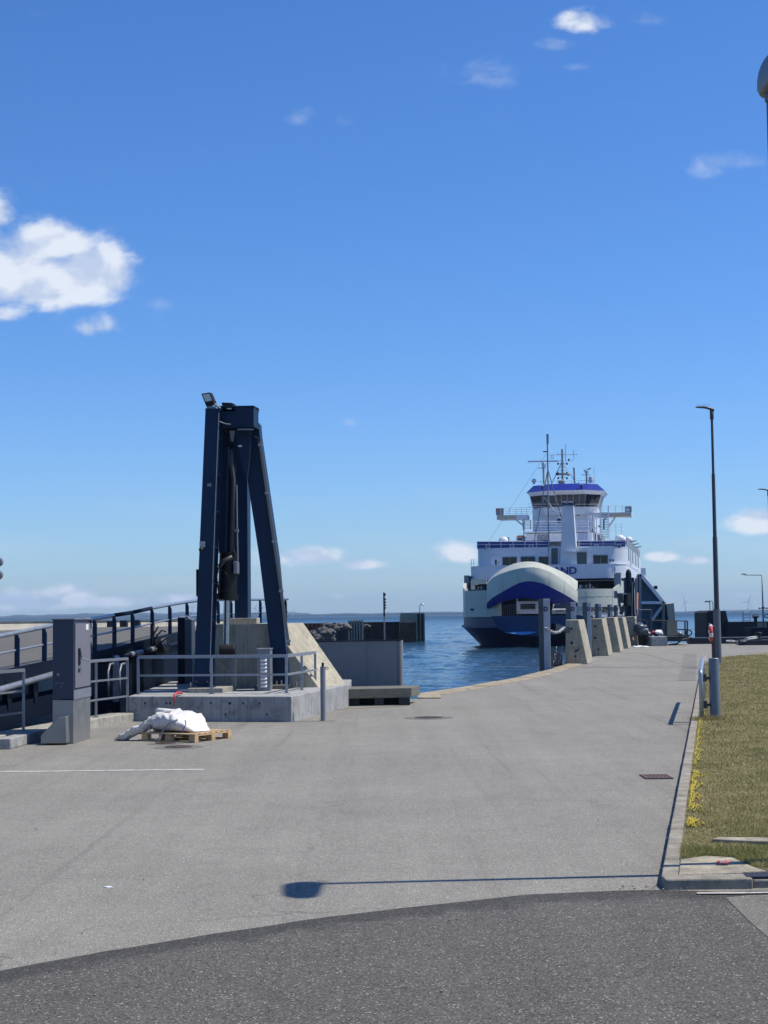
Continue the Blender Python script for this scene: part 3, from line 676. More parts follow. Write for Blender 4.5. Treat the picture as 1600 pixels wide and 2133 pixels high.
def onside(a0, z0, a1, z1, t0, t1, m_, mat_, nm, par, bev=0.0):
    p = lambda a_, z_, t_: o0 + dv * a_ + dn * t_ + Vector((0, 0, z_))
    m_.hexa([p(a0, z0, t0), p(a0, z0, t1), p(a1, z0, t1), p(a1, z0, t0), p(a0, z1, t0), p(a0, z1, t1), p(a1, z1, t1), p(a1, z1, t0)])
    return m_.build(nm, mat_, par, bevel=bev) if nm else None
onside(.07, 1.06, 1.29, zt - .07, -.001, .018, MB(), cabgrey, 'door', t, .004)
door = [c for c in COL.objects if c.parent == t and c.name.startswith('door')][0]
onside(-.01, .84, 1.36, 1.02, -.001, .014, MB(), galv, 'trim_band', t, .003)
onside(.28, 1.50, .42, 1.82, .018, .035, MB(), navy2, 'handle_recess', door)
s = MB(); p = lambda a_, z_, t_: o0 + dv * a_ + dn * t_ + Vector((0, 0, z_)); s.tube([p(.35, 1.8, .05), p(.38, 1.62, .07), p(.55, 1.57, .16)], .016, 6); s.build('handle', galv, door)
onside(.9, zt - .2, 1.1, zt - .09, .018, .021, MB(), whitep, 'notice_sticker', door)
onside(.28, 1.36, .38, 1.43, .018, .03, MB(), black, 'lock', door)
for z_ in (1.25, 1.75, 2.2): onside(1.29, z_, 1.34, z_ + .16, .0, .03, MB(), navy2, 'hinge', t)
for (dx_, z_, r_) in ((.11, 1.33, .03), (.07, 1.16, .013), (.14, 1.16, .013), (.20, 1.16, .013), (.17, 1.10, .013)):
    s = MB(); s.cyl((x0 + dx_, y0 - .012, z_), (x0 + dx_, y0 + .01, z_), r_, n=12); s.build('vent_plug', galvd, t)
# sloped cable cover left of it
s = MB(); pr = [at(85, 1549, 29.45), at(85, 1532, 29.45), at(121, 1495, 29.45), at(137, 1492, 29.45), at(139, 1548, 29.45)]
s.prism(pr, (.02, .6, 0)); tag(s.build('cable_cover', stainl, bevel=0.01), 'sloping sheet metal cable cover against the foot of the grey cabinet', 'cover')

# galvanised railings on the ledge
def railing(name, label, posts, ztop, zs, m, ends=(True, True), zb=.2, r=.024, group=None):
    t = thing(name, label, 'railing', (posts[0][0], posts[0][1], zb), group)
    for x_, y_ in posts:
        s = MB(); s.box((x_ - r, y_ - r, zb), (x_ + r, y_ + r, zb + ztop)); s.box((x_ - .07, y_ - .07, zb), (x_ + .07, y_ + .07, zb + .012)); s.build('post', m, t)
    for z_ in [ztop] + list(zs):
        s = MB(); rr = r * (1.25 if z_ == ztop else .8)
        pts = [(x_, y_ , zb + z_) for x_, y_ in posts]
        for i in range(len(pts) - 1):
            s.beam(pts[i], pts[i + 1], rr * 2, rr * 2)
        s.build('rail', m, t)
    return t
railing('railing', 'short galvanised railing on the ledge left of the grey cabinet', [(-8.3, 26.4), (-7.17, 30.6)], 1.19, [.78, .36], galv, group='galvanised railings around the quay edge')
railing('railing', 'galvanised railing on the ledge between grey cabinet and concrete plinth', [(-6.72, 32.6), (-6.47, 34.5), (-6.03, 36.05)], 1.25, [.80, .38], galv, group='galvanised railings around the quay edge')

# ---- pallet and bag
pa = Vector((-4.78, 30.25, 0)); pb = Vector((-3.66, 29.62, 0)); pv = (pb - pa).normalized(); pn = Vector((-pv.y, pv.x, 0)) ; pw = 1.28; pdp = 1.22
T = lambda a_, c_, z_: pa + pv * a_ + pn * c_ + Vector((0, 0, z_))
t = thing('wooden_pallet', 'wooden pallet lying on the tarmac under a white bag', 'pallet', pa)
def pbx(s, a0, c0_, z0, a1, c1, z1): s.hexa([T(a0, c0_, z0), T(a1, c0_, z0), T(a1, c1, z0), T(a0, c1, z0), T(a0, c0_, z1), T(a1, c0_, z1), T(a1, c1, z1), T(a0, c1, z1)])
for i in range(7):
    s = MB(); c_ = i * (pdp - .12) / 6; pbx(s, 0, c_, .145, pw, c_ + .12, .167); s.build('deck_board', pine, t, bevel=.003)
for i in range(3):
    s = MB(); a_ = i * (pw - .12) / 2; pbx(s, a_, 0, .122, a_ + .12, pdp, .144); s.build('stringer_board', pine, t)
    s = MB(); c_ = i * (pdp - .12) / 2; pbx(s, 0, c_, 0.002, pw, c_ + .12, .022); s.build('bottom_board', pine, t)
    for j in range(3):
        s = MB(); a_ = i * (pw - .14) / 2; c_ = j * (pdp - .12) / 2; pbx(s, a_, c_, .023, a_ + .14, c_ + .12, .121); s.build('block', pine, t, bevel=.003)
# bag: lofted wrinkled sack, with loose sleeve hanging to the ground
s = MB(); rows = []; NS = 44; NR = 40
for i in range(NS):
    u_ = i / (NS - 1); a_ = .03 + 1.02 * u_
    e = min(1, (u_ / .16) ** .55) * min(1, ((1 - u_) / .3) ** .62); e = max(e, .03)
    hh_ = (.40 - .05 * u_ - (.10 * max(0, u_ - .62) / .38)) * e; wd_ = .46 * (0.5 + .5 * e)
    row = []
    for k in range(NR):
        w = 2 * math.pi * k / NR; cs, sn = math.cos(w), math.sin(w)
        sx_ = math.copysign(abs(cs) ** .62, cs); sz_ = math.copysign(abs(sn) ** .62, sn)
        p = Vector((a_, .56 + wd_ * sx_, .172 + hh_ / 2 + hh_ / 2 * sz_))
        q = Vector((a_ * 4.0, p.y * 3, p.z * 5))
        f_ = .05 * noise.noise(q * 1.2) + .03 * noise.noise(q * 2.9) + .05 * (abs(noise.noise(Vector((a_ * 5 + p.z * 7, p.y * 5, 3)))) - .3) + .02 * (abs(noise.noise(Vector((a_ * 11 - p.z * 9, p.y * 9, 8)))) - .3)
        dd = Vector((0, sx_, sz_ if sz_ > -.5 else 0)); p = p + dd * f_; p.z = max(p.z, .17)
        row.append(T(p.x, p.y, p.z))
    rows.append(row)
s.grid(rows, True); s.add(rows[0], [tuple(range(NR))]); s.add(rows[-1], [tuple(range(NR))])
tb = thing('white_bag', 'large crumpled white woven bulk bag lying on the pallet', 'bag', T(.4, .5, .17))
s.build('bag_body', bagm, tb, smooth=True)
s = MB(); rows = []
pth = [(.30, .35, .44), (.14, .22, .37), (0.0, .12, .28), (-.16, .04, .19), (-.30, 0.0, .12), (-.42, -.03, .08), (-.52, -.04, .05)]
R1 = [.20, .17, .15, .14, .16, .17, .15]; H1 = [.13, .13, .12, .11, .11, .08, .03]
for ii in range(37):
    t_ = ii / 36 * 6; i0 = min(5, int(t_)); f_ = t_ - i0; lp_ = lambda A_: A_[i0] * (1 - f_) + A_[i0 + 1] * f_
    a_, c_, z_ = [pth[i0][k] * (1 - f_) + pth[i0 + 1][k] * f_ for k in range(3)]; rr, hz = lp_(R1), lp_(H1); row = []
    for k in range(30):
        w = 2 * math.pi * k / 30; cx_ = Vector((math.cos(w) * 1.6, math.sin(w) * 1.6, ii * .23))
        n_ = 1 + .30 * noise.noise(cx_) + .45 * (abs(noise.noise(cx_ * 2.1 + Vector((5, 0, 0)))) - .25)
        row.append(T(a_ + .06 * math.sin(w) + .03 * noise.noise(cx_ * 1.7), c_ + rr * math.cos(w) * n_, max(.006, z_ + hz * math.sin(w) * n_)))
    rows.append(row)
s.grid(rows, True); s.add(rows[-1], [tuple(range(30))]); s.build('sleeve', bagm, tb, smooth=True)
s = MB(); s.tube([T(.10, .75, .50), T(.05, .45, .55), T(.2, .3, .56), T(.42, .4, .575)], [.03, .06, .07, .03], 10); s.build('top_fold', bagm, tb, smooth=True)
for nm, pth, r_, m_ in (('strap', [(.86, .02, .43), (.7, -.02, .36), (.56, -.04, .24), (.52, -.04, .17), (.5, -.08, .05), (.38, -.06, .03)], .016, strapm), ('strap', [(.12, .06, .3), (.2, .02, .17), (.24, -.01, .08)], .012, strapm),
                     ('tie_cord', [(.05, .62, .5), (.02, .6, .38), (.04, .58, .22)], .03, black), ('seam', [(.98, .1, .42), (1.0, .09, .33), (.95, .07, .25), (.94, .06, .18)], .011, bluep)):
    s = MB(); s.tube([T(*q) for q in pth], r_, 6); s.build(nm, m_, tb)

# ================================================================== PLATFORM AND LIFTING TOWER
PZ = .58
plat = [(-6.0, 36.0), (-2.15, 35.15), (-.98, 41.0), (-.98, 44.0), (-6.15, 44.0)]
s = MB(); s.slab(plat, -3, PZ)
tp = thing('concrete_plinth', 'pale concrete plinth carrying the tall navy lifting tower', 'plinth', (-4, 38, 0))
s.build('plinth_slab', concp, tp, bevel=.02)
s = MB()
nr = [at(450, 1300.5, 39.4), at(566, 1299.5, 39.4), at(665, 1431, 39.4), at(450, 1440, 39.4)]
fr = [at(440, 1300, 43.4), at(632, 1297, 42.0), at(722, 1428.5, 41.0), at(440, 1430, 43.4)]
for q in (nr[0], nr[1], fr[0], fr[1]): q.z = 2.21
for q in (nr[2], nr[3], fr[2], fr[3]): q.z = PZ - .02
nr[3].x = nr[0].x; fr[3].x = fr[0].x
s.hexa([nr[3], nr[2], fr[2], fr[3], nr[0], nr[1], fr[1], fr[0]])
s.build('buttress', concb, tp, bevel=.02)
for i in range(12):
    s = MB(); x_ = random.uniform(-5.6, -2.4); z_ = random.choice((.17, .42)); s.cyl((x_, 36.0 - (x_ + 6) * .22 - .004, z_), (x_, 36.0 - (x_ + 6) * .22 + .02, z_), .03, n=10); s.build('form_hole', darkp, tp)
# foot blocks
a = G(431, 1441, PZ)
s = MB(); s.box((-4.72, 37.2, PZ), (-3.85, 38.3, PZ + .11), rz=-.12); s.build('foot_block', conc, tp, bevel=.01)
s = MB(); s.box((-3.25, 38.6, PZ), (-2.42, 39.2, PZ + .1)); s.build('foot_block', timber, tp, bevel=.01)
s = MB(); q = at(512, 1297, 41.0); s.box((q.x - .37, 40.2, 2.21), (q.x + .36, 41.2, 2.36)); s.build('foot_block', conc, tp, bevel=.01)

tt_ = thing('lifting_tower', 'tall navy steel A-frame tower that lifts the ferry ramp', 'tower', (-3.8, 38.5, PZ))
def poly(pts, D, th, dirv=(0, 1, 0)):
    s = MB(); s.prism([at(px, py, D) for px, py in pts], Vector(dirv) * th); return s
# left leg as an H section
s = MB()
D1 = 37.6
s.prism([at(428, 852, D1), at(458.5, 852, D1), at(437.5, 1438, D1), at(403, 1438, D1)], (0, .035, 0))
wv = Vector((0, .036, 0)); s.prism([at(443, 852, D1) + wv, at(446, 852, D1) + wv, at(423, 1438, D1) + wv, at(420, 1438, D1) + wv], (0, .743, 0))
s.prism([at(428, 852, D1) + Vector((0, .78, 0)), at(458.5, 852, D1) + Vector((0, .78, 0)), at(437.5, 1438, D1) + Vector((0, .78, 0)), at(403, 1438, D1) + Vector((0, .78, 0))], (0, .035, 0))
s.prism([at(427.5, 850.5, D1) - wv / 4, at(459, 850.5, D1) - wv / 4, at(459, 852, D1) - wv / 4, at(427.5, 852, D1) - wv / 4], (0, .85, 0))
s.build('left_leg', navy, tt_, bevel=.004)
# right leg (tapered box)
D2 = 39.0
s = MB(); th = .34
top = [at(500, 905, D2), at(541, 905, D2), at(602, 1428, D2), at(572, 1428, D2)]
s.prism([at(497, 880, D2), at(539, 880, D2), at(541, 905, D2), at(578, 1160, D2), at(603, 1428, D2), at(573, 1428, D2), at(540, 1160, D2), at(514, 990, D2)], (.02, th + .3, 0))
s.build('right_leg', navy, tt_, bevel=.006)
D3 = 40.6
s = MB(); a = at(487, 880, D3); c = at(514.5, 880, D3); s.box((a.x, D3, 2.36), (c.x, D3 + .95, a.z)); s.build('rear_column', navy, tt_, bevel=.006)
s = MB(); hz0 = at(500, 895, 39).z; hz1 = at(500, 857, 39).z
a = at(459, 870, 38.1); c = at(528, 870, 38.1); e = at(538.5, 870, 38.75); hxb = at(536, 870, 41.2).x
s.slab([(a.x, 38.2), (c.x, 38.2), (e.x, 38.75), (hxb, 41.2), (a.x, 41.2)], hz0, hz1)
s.slab([(a.x - .03, 38.17), (c.x + .01, 38.17), (e.x + .02, 38.73), (hxb, 41.23), (a.x - .03, 41.23)], hz1, hz1 + .035)
s.slab([(a.x - .03, 38.17), (c.x + .01, 38.17), (e.x + .02, 38.73), (hxb, 41.23), (a.x - .03, 41.23)], hz0 - .035, hz0)
s.build('head_beam', navy, tt_, bevel=.005)
s = MB(); s.prism([at(466, 895, 38.6), at(523, 895, 38.6), at(519, 960, 38.6), at(514, 1000, 38.6), at(486, 905, 38.6)], (0, .3, 0)); s.build('gusset_plate', navy, tt_)
# cable tray along the right leg
s = MB(); s.beam(at(541, 918, D2 - .05), at(602, 1345, D2 - .05), .07, .05, (0, 1, 0)); tr = s.build('cable_tray', mat('tray_grey', (0.2, 0.19, 0.17), 0.5, 0.3), tt_)
for py in (927, 1027, 1128, 1231, 1335):
    px = 541 + (py - 918) * 61 / 427; q = at(px, py, D2 - .09); s = MB(); s.box((q.x - .055, q.y - .03, q.z - .03), (q.x + .06, q.y + .05, q.z + .03)); s.build('clip', galv, tr)
s = MB(); s.tube([at(508, 908, 38.7), at(530, 909, 38.6), at(538, 913, 38.6), at(541, 920, 38.6)], .018, 6); s.build('cable', black, tt_)
s = MB(); s.tube([at(457, 878, 37.5), at(470, 883, 37.7), at(480, 884, 38.1)], .016, 6); s.build('cable', galvd, tt_)
s = MB(); s.prism([at(462, 890, 38.95), at(484, 890, 38.95), at(484, 1152, 38.95), at(455.5, 1152, 38.95)], (0, .5, 0)); s.build('guide_column', navy, tt_, bevel=.006)
# hydraulic cylinder
DH = 38.55
s = MB(); s.cyl(at(477, 1150, DH), at(473.5, 1238, DH), .235, n=18); s.cyl(at(474, 1238, DH), at(473.5, 1250, DH), .27, n=18); hc = s.build('cylinder', black, tt_, smooth=True, auto=True)
s = MB(); s.cyl(at(473, 1250, DH), at(471.5, 1345, DH), .085, n=14); s.build('piston_rod', chrome, hc, smooth=True, auto=True)
s = MB(); s.cyl(at(484, 935, DH), at(479, 1150, DH), .11, n=12); s.cyl(at(484.5, 905, DH), at(484.5, 937, DH), .07, .1, 12); s.build('upper_tube', navy2, hc, smooth=True, auto=True)
s = MB(); s.tube([at(480.5, 936, DH - .15), at(482, 965, DH - .15), at(487, 1000, DH - .15), at(485, 1080, DH - .15), at(482, 1150, DH - .15)], .05, 8); s.build('hose', mat('hose_grey', (0.05, 0.05, 0.055), 0.5), hc, smooth=True)
s = MB(); s.tube([at(493, 1010, DH - .15), at(494, 1100, DH - .18), at(496, 1190, DH - .2)], .022, 6); s.build('pressure_pipe', galvd, hc)
s = MB(); s.box(tuple(at(489, 1102, DH - .25)), tuple(at(497, 1108, DH - .1) + Vector((0, .1, 0)))); s.build('clip', galvd, hc)
s = MB(); s.tube([at(457, 1180, DH - .3), at(467, 1168, DH - .3), at(484, 1160, DH - .3)], .055, 8); s.build('hose_elbow', mat('hose_grey', (0.05, 0.05, 0.055), 0.5), hc, smooth=True)
s = MB(); s.box(tuple(at(486, 1195, DH - .3)), tuple(at(497, 1170, DH) + Vector((0, .2, 0)))); s.build('valve_block', galvd, hc, bevel=.02)
for k_, pts in enumerate(([(455, 1192), (465, 1188), (474, 1198), (478, 1215)], [(462, 1205), (453, 1215), (457, 1230), (468, 1228)], [(452, 1238), (462, 1231), (480, 1230)], [(458, 1170), (452, 1200), (456, 1248)])):
    s = MB(); s.tube([at(a_, c_, DH - .32) for a_, c_ in pts], .014, 6); s.build('thin_hose', black, hc)
s = MB(); s.cyl(at(458, 1356, DH - .2), at(490, 1356, DH - .2), .16, n=16); s.box(tuple(at(463, 1368, DH - .2)), tuple(at(487, 1344, DH) + Vector((0, .3, 0)))); s.build('lower_pin', black, tt_, bevel=.02)
s = MB(); q = at(486.5, 1366, DH - .1); s.box((q.x - .055, q.y, PZ), (q.x + .055, q.y + .12, q.z)); s.build('lower_post', galvd, tt_)
s = MB(); q = at(484, 905, DH); s.prism([at(478, 897, DH - .1), at(489, 897, DH - .1), at(486, 920, DH - .1), at(482, 920, DH - .1)], (0, .12, 0)); s.build('shackle', galvd, tt_)
s = MB(); s.cyl(at(467, 925.5, DH - .2), at(488, 925.5, DH - .2), .04, n=8); s.build('top_pin', navy2, tt_)
s = MB(); q = at(500, 929, 38.45); s.box((q.x - .045, q.y, q.z - .02), (q.x + .045, q.y + .03, q.z + .02), ); s.build('lamp_sensor', whitep, tt_)
s = MB(); q = at(421, 1134, 37.5); s.box((q.x - .065, q.y, q.z - .07), (q.x + .065, q.y + .08, q.z + .07)); s.build('junction_box', galv, tt_, bevel=.01)
s = MB(); s.lathe([(.05, 0), (.06, .05), (.03, .09)], at(419, 1148, 37.5), 12); s.build('beacon', black, tt_)
s = MB(); q0 = at(411, 1186, 37.9); q1 = at(413.5, 1242, 37.9); s.box((q0.x - .03, 37.9, q1.z), (q0.x + .05, 38.2, q0.z)); s.build('side_plate', navy2, tt_)
# bolts
for px, py, D in ((576, 1422, 38.9), (586, 1421, 38.9), (611, 1420, 38.9), (617, 1423, 38.9), (517, 1290, 40.4), (528, 1290, 40.4)):
    q = at(px, py + 4, D); s = MB(); s.cyl((q.x, q.y, q.z - .04), (q.x, q.y, q.z + .09), .025, n=8); s.build('anchor_bolt', galvd, tt_)
for k_ in range(7):
    f_ = .1 + k_ * .13; px = 443.5 - 23 * f_; py = 852 + 586 * f_; q = at(px, py, D1); s = MB(); s.box((q.x + .02, D1 + .04, q.z - .01), (q.x + .17, D1 + .775, q.z + .01)); s.build('stiffener', navy, tt_)
for px, py in ((432, 1420), (407.5, 1429), (436, 1429), (409, 1420)):
    q = at(px, py, D1 - .015); s = MB(); s.cyl((q.x, D1 - .03, q.z), (q.x, D1 + .001, q.z), .018, n=6); s.build('flange_bolt', galvd, tt_)
s = MB(); s.box((at(403, 1437, D1).x - .12, D1 - .14, PZ + .11), (at(437, 1437, D1).x + .12, D1 + .95, PZ + .14)); s.build('base_plate', navy, tt_)
for a_ in (-.06, .42):
    for b_ in (-.08, .86):
        q = Vector((at(403, 1437, D1).x + a_, D1 + b_, PZ + .14)); s = MB(); s.cyl(q, q + Vector((0, 0, .1)), .022, n=6); s.build('anchor_bolt', galvd, tt_)
s = MB(); s.tube([at(456, 860, D1 - .02), at(452, 960, D1 - .02), at(444, 1180, D1 - .02), at(437, 1400, D1 - .02)], .012, 5); s.build('cable', galvd, tt_)
q = at(436, 1010, D1 - .01); s = MB(); s.box((q.x - .05, D1 - .012, q.z - .035), (q.x + .05, D1 - .001, q.z + .035)); s.build('rating_plate', galvd, tt_)
s = MB(); s.prism([at(495, 893, 38.17), at(528, 893, 38.17), at(528, 896, 38.17), at(495, 896, 38.17)], (0, .01, 0)); s.build('weld_bead', galvd, tt_)
# floodlights
def flood(pts, D, th, lens, m2=None):
    s = MB(); s.prism([at(a_, c_, D) for a_, c_ in pts], (.05, th, 0)); f = s.build('floodlight', black, tt_, bevel=.01)
    s = MB(); s.prism([at(a_, c_, D - .008) for a_, c_ in lens], (0, .006, 0)); s.build('lens', lensm, f); return f
f1 = flood([(419, 820), (437, 817), (446, 838), (430, 848)], 37.8, .18, [(422, 822), (436, 820), (442, 834), (428.5, 837)])
s = MB(); s.tube([at(441, 838, 37.9), at(452, 845, 37.9), at(459, 851, 37.9)], .035, 6); s.box(tuple(at(431, 853, 37.7)), tuple(at(449, 846, 37.7) + Vector((0, .2, 0)))); s.build('bracket', galvd, f1)
f2 = flood([(461.5, 838), (484, 839), (489, 852), (464, 852)], 38.2, .25, [(473, 850), (482, 850), (482, 852.5), (473, 852.5)])
s = MB(); s.box(tuple(at(463, 857, 38.2)), tuple(at(489, 852, 38.2) + Vector((0, .25, 0)))); s.build('bracket', olive, f2)

# louvred cabinet on the plinth
t = thing('louvred_cabinet', 'narrow grey louvred cabinet beside the right tower leg', 'cabinet', at(545, 1438, 37.8))
q0 = at(535.5, 1353, 37.8); q1 = at(563, 1437, 37.8)
s = MB(); s.box((q0.x, 37.8, PZ), (q1.x, 38.6, q0.z)); s.build('body', galvd, t, bevel=.006)
s = MB(); s.box((q0.x - .02, 37.78, q0.z), (q1.x + .02, 38.62, q0.z + .02)); s.build('lid', galv, t)
for i in range(9):
    z_ = PZ + .08 + i * (q0.z - PZ - .2) / 9; s = MB()
    a = at(543, 1400, 37.8); c = at(556, 1400, 37.8)
    s.hexa([(a.x, 37.795, z_), (c.x, 37.795, z_), (c.x, 37.80, z_), (a.x, 37.80, z_), (a.x, 37.74, z_ + .035), (c.x, 37.74, z_ + .035), (c.x, 37.8, z_ + .07), (a.x, 37.8, z_ + .07)]); s.build('louvre', whitep, t)
# plinth railing
def gp(px, py): q = G(px, py, PZ); return (q.x, q.y)
trl = railing('railing', 'low galvanised railing running round the top of the concrete plinth', [gp(288, 1446), gp(441, 1445), gp(597, 1444), gp(629, 1437.5), gp(657, 1431)], .88, [.44], galv, zb=PZ, r=.03, group='galvanised railings around the quay edge')
# red hose over the plinth edge
s = MB(); s.tube([at(378, 1443, 36.3), at(370, 1443, 35.7), at(364, 1447, 35.5), at(363.5, 1458, 35.45), at(362, 1470, 35.5)], [.035, .035, .03, .02, .012], 8)
tag(s.build('red_hose', redp, smooth=True), 'short red hose end hanging over the front edge of the plinth', 'hose')
# navy control cabinet
q0 = at(370, 1286, 42.5); q1 = at(400, 1372, 42.5)
t = thing('control_cabinet', 'navy control cabinet standing behind the left tower leg', 'cabinet', (q0.x, 42.5, PZ))
s = MB(); s.box((q0.x, 42.5, PZ), (q0.x + .2, 43.2, q0.z)); s.build('body', navy2, t, bevel=.01)
s = MB(); s.box((q0.x + .203, 42.45, PZ), (q1.x, 43.2, q0.z - .06)); s.build('door', mat('slate_door', (0.06, 0.075, 0.10), 0.5), t, bevel=.01)  # lighter slab: the cabinet's sunlit right side put into its colour
s = MB(); s.tube([at(388, 1283, 42.4), at(394, 1289, 42.3), at(403, 1293, 42.3)], .025, 6); s.build('cable', galv, t)

# bollard in front of plinth
g = G(673.5, 1502)
t = thing('steel_bollard', 'slim grey steel post with a dark stub on top beside the plinth corner', 'bollard', g)
s = MB(); s.cyl((g.x, g.y, 0), (g.x, g.y, 1.24), .062, n=18); s.build('post', bollm, t, smooth=True, auto=True)
s = MB(); s.cyl((g.x, g.y, 1.24), (g.x, g.y, 1.33), .03, n=10); s.build('top_stub', black, t)
s = MB(); s.torus((g.x + .095, g.y, 1.2), .028, .009, (1, 0, 0), (0, 0, 1), 10, 5); s.build('eye', black, t)
s = MB(); s.box((g.x - .09, g.y - .09, 0.001), (g.x + .28, g.y + .05, .012)); s.build('base_plate', kerbm, t)

# timber beam and steel panel
a = at(710, 1440, 41.2)
t = thing('timber_beam', 'heavy weathered timber beam on dark blocks at the quay edge', 'beam', (a.x, 41.2, 0))
s = MB(); x0_, x1_ = at(709, 1450, 41.0).x, at(858, 1450, 41.0).x; s.hexa([(x0_, 40.9, .2), (x1_, 41.2, .2), (x1_ + .25, 42.6, .2), (x0_, 42.2, .2), (x0_, 40.9, .46), (x1_, 41.2, .46), (x1_ + .25, 42.6, .46), (x0_, 42.2, .46)]); s.build('beam', timber, t, bevel=.02)
for a_, c_ in ((x0_ + .05, x0_ + .5), (x0_ + .9, x0_ + 1.15), (x1_ - .35, x1_ - .05)):
    s = MB(); s.box((a_, 41.1, 0), (c_, 42.2, .2)); s.build('support', tarred, t)
a = at(655, 1337, 46); c = at(827, 1337, 46)
s = MB(); s.box((x0_ + .1, 41.6, 0), (x1_ - .05, 42.3, .195)); s.build('backing', black, t)  # black block added as the shade in the gap under the beam
t = thing('steel_barrier', 'large plain blue-grey steel panel rising from the water behind the timber beam', 'barrier', (a.x, 46, WZ))
s = MB(); s.box((a.x - 1.2, 46, -3), (c.x, 46.25, a.z)); s.build('plate', panelm, t)
s = MB(); s.cyl((c.x + .07, 46.1, -3), (c.x + .07, 46.1, a.z + .02), .11, n=16); s.build('edge_tube', panelm, t, smooth=True, auto=True)
s = MB(); s.box((a.x - 1.2, 45.97, a.z), (c.x + .12, 46.3, a.z + .03)); s.build('top_trim', navy2, t)
s = MB(); q = at(766, 1400, 46); s.box((q.x - .012, 45.985, 0.2), (q.x + .002, 46.002, a.z - .05)); 
for px, py in ((706, 1342), (805, 1361), (713, 1402), (771, 1405)): q = at(px, py, 45.98); s.cyl((q.x, 45.98, q.z), (q.x, 46.0, q.z), .018, n=8)
s.build('weld_seam', galvd, t)

# ================================================================== FERRY RAMP (LINKSPAN) AT LEFT
RL = lambda D: -7.99 + .151 * (D - 32)
def zd(D): return float(np.interp(D, [20, 26, 32, 39, 45, 60, 62], [1.1, 1.2, 1.3, 1.6, 1.93, 2.05, 2.05]))
t = thing('ferry_ramp', 'long navy steel ferry ramp with asphalt deck and handrail at the left', 'ramp', (RL(40), 40, 0))
Ds = list(np.linspace(22, 60, 39)); s = MB()
s.grid([[(RL(D) - 9, D, zd(D)) for D in Ds], [(RL(D), D, zd(D)) for D in Ds], [(RL(D), D, zd(D) - .12) for D in Ds], [(RL(D) - 9, D, zd(D) - .12) for D in Ds]], False); s.build('deck', asr, t)
s = MB()
for i in range(len(Ds) - 1):
    a, c = Ds[i], Ds[i + 1]; low = lambda D: (.32 if D < 36.3 else 1.75)
    z0a, z0c = zd(a) - low(a + .01), zd(c) - low(a + .01)
    s.hexa([(RL(a) + .02, a, z0a), (RL(a) + .1, a, z0a), (RL(c) + .1, c, z0c), (RL(c) + .02, c, z0c), (RL(a) + .02, a, zd(a) + .06), (RL(a) + .1, a, zd(a) + .06), (RL(c) + .1, c, zd(c) + .06), (RL(c) + .02, c, zd(c) + .06)])
s.build('side_girder', navy2, t)
s = MB(); lowz = lambda D: .20 + .035 * (D - 32)
s.grid([[(RL(D) + .05, D, lowz(D) + .42) for D in (22, 28, 32, 36.5)], [(RL(D) + .05, D, lowz(D) - .05) for D in (22, 28, 32, 36.5)], [(RL(D) - .4, D, lowz(D) - .05) for D in (22, 28, 32, 36.5)], [(RL(D) - .4, D, lowz(D) + .42) for D in (22, 28, 32, 36.5)]], False)
s.build('lower_girder', navy2, t)
s = MB(); s.grid([[(RL(D) - .9, D, zd(D) - .3) for D in (24, 30, 36.2)], [(RL(D) - .9, D, lowz(D) + .2) for D in (24, 30, 36.2)]]); s.build('pale_infill', galv, t)  # pale plate added so the dark gap under the deck reads lighter
for px in (-60, 15, 70, 150):
    k_ = ray(px, 1400)[0]; D = (7.99 + .151 * 32) / (.151 - k_) if True else 0
    s = MB(); q = Vector((RL(D), D, 0)); s.hexa([(q.x - .05, D - .1, lowz(D) + .3), (q.x + .06, D - .1, lowz(D) + .3), (q.x + .06, D + .2, lowz(D) + .3), (q.x - .05, D + .2, lowz(D) + .3), (q.x - .05, D - .35, zd(D) - .2), (q.x + .06, D - .35, zd(D) - .2), (q.x + .06, D + .2, zd(D) - .2), (q.x - .05, D + .2, zd(D) - .2)]); s.build('hanger', navy2, t)
pxD = lambda px: 12.822 / (.151 - ray(px, 1330)[0])
top_pts = [(-120, 1352), (0, 1325), (55, 1314), (108, 1303), (190, 1290), (236, 1282), (274, 1276), (315, 1267), (352, 1260), (388, 1254), (413, 1251), (453, 1249.5), (541, 1248.5), (600, 1248)]
tpp = [(RL(pxD(a_)), pxD(a_), at(a_, c_, pxD(a_)).z) for a_, c_ in top_pts]
s = MB(); s.tube(tpp, .048, 8); s.build('top_rail', pipegl, t, smooth=True)
s = MB()
for i in range(4, len(tpp) - 3):    # dark wrapped lengths
    if i in (5, 6): s.tube([tpp[i], tpp[i + 1]], .052, 8)
s.build('rail_sleeve', navy2, t, smooth=True)
s = MB(); midp = [(x_, y_, z_ - (z_ - zd(y_)) * .48) for x_, y_, z_ in tpp]; s.tube(midp, .026, 8); s.build('mid_rail', pipegl, t, smooth=True)
for px in (-50, 33, 90, 143, 195, 236, 274, 315, 352, 388, 453, 480, 541, 594):
    D = pxD(px); zt_ = float(np.interp(D, [q[1] for q in tpp], [q[2] for q in tpp])); x_ = RL(D) + .03; w = .05
    s = MB(); s.box((x_ - w, D - .035, zd(D) - .3), (x_ + w, D + .035, zt_ - .13)); s.hexa([(x_ - w, D - .035, zt_ - .13), (x_ + w, D - .035, zt_ - .13), (x_ + w, D + .035, zt_ - .13), (x_ - w, D + .035, zt_ - .13), (x_ - w, D - .035, zt_), (x_ - w + .05, D - .035, zt_), (x_ - w + .05, D + .035, zt_), (x_ - w, D + .035, zt_)]); s.build('rail_post', navy, t)
s = MB(); pp = [(0, 1433), (-110, 1462)][::-1] + [(108, 1402)]; s.tube([(RL(pxD(a_)) + .14, pxD(a_), at(a_, c_, pxD(a_)).z) for a_, c_ in pp], .07, 10); s.build('fender_pipe', pipegl, t, smooth=True)
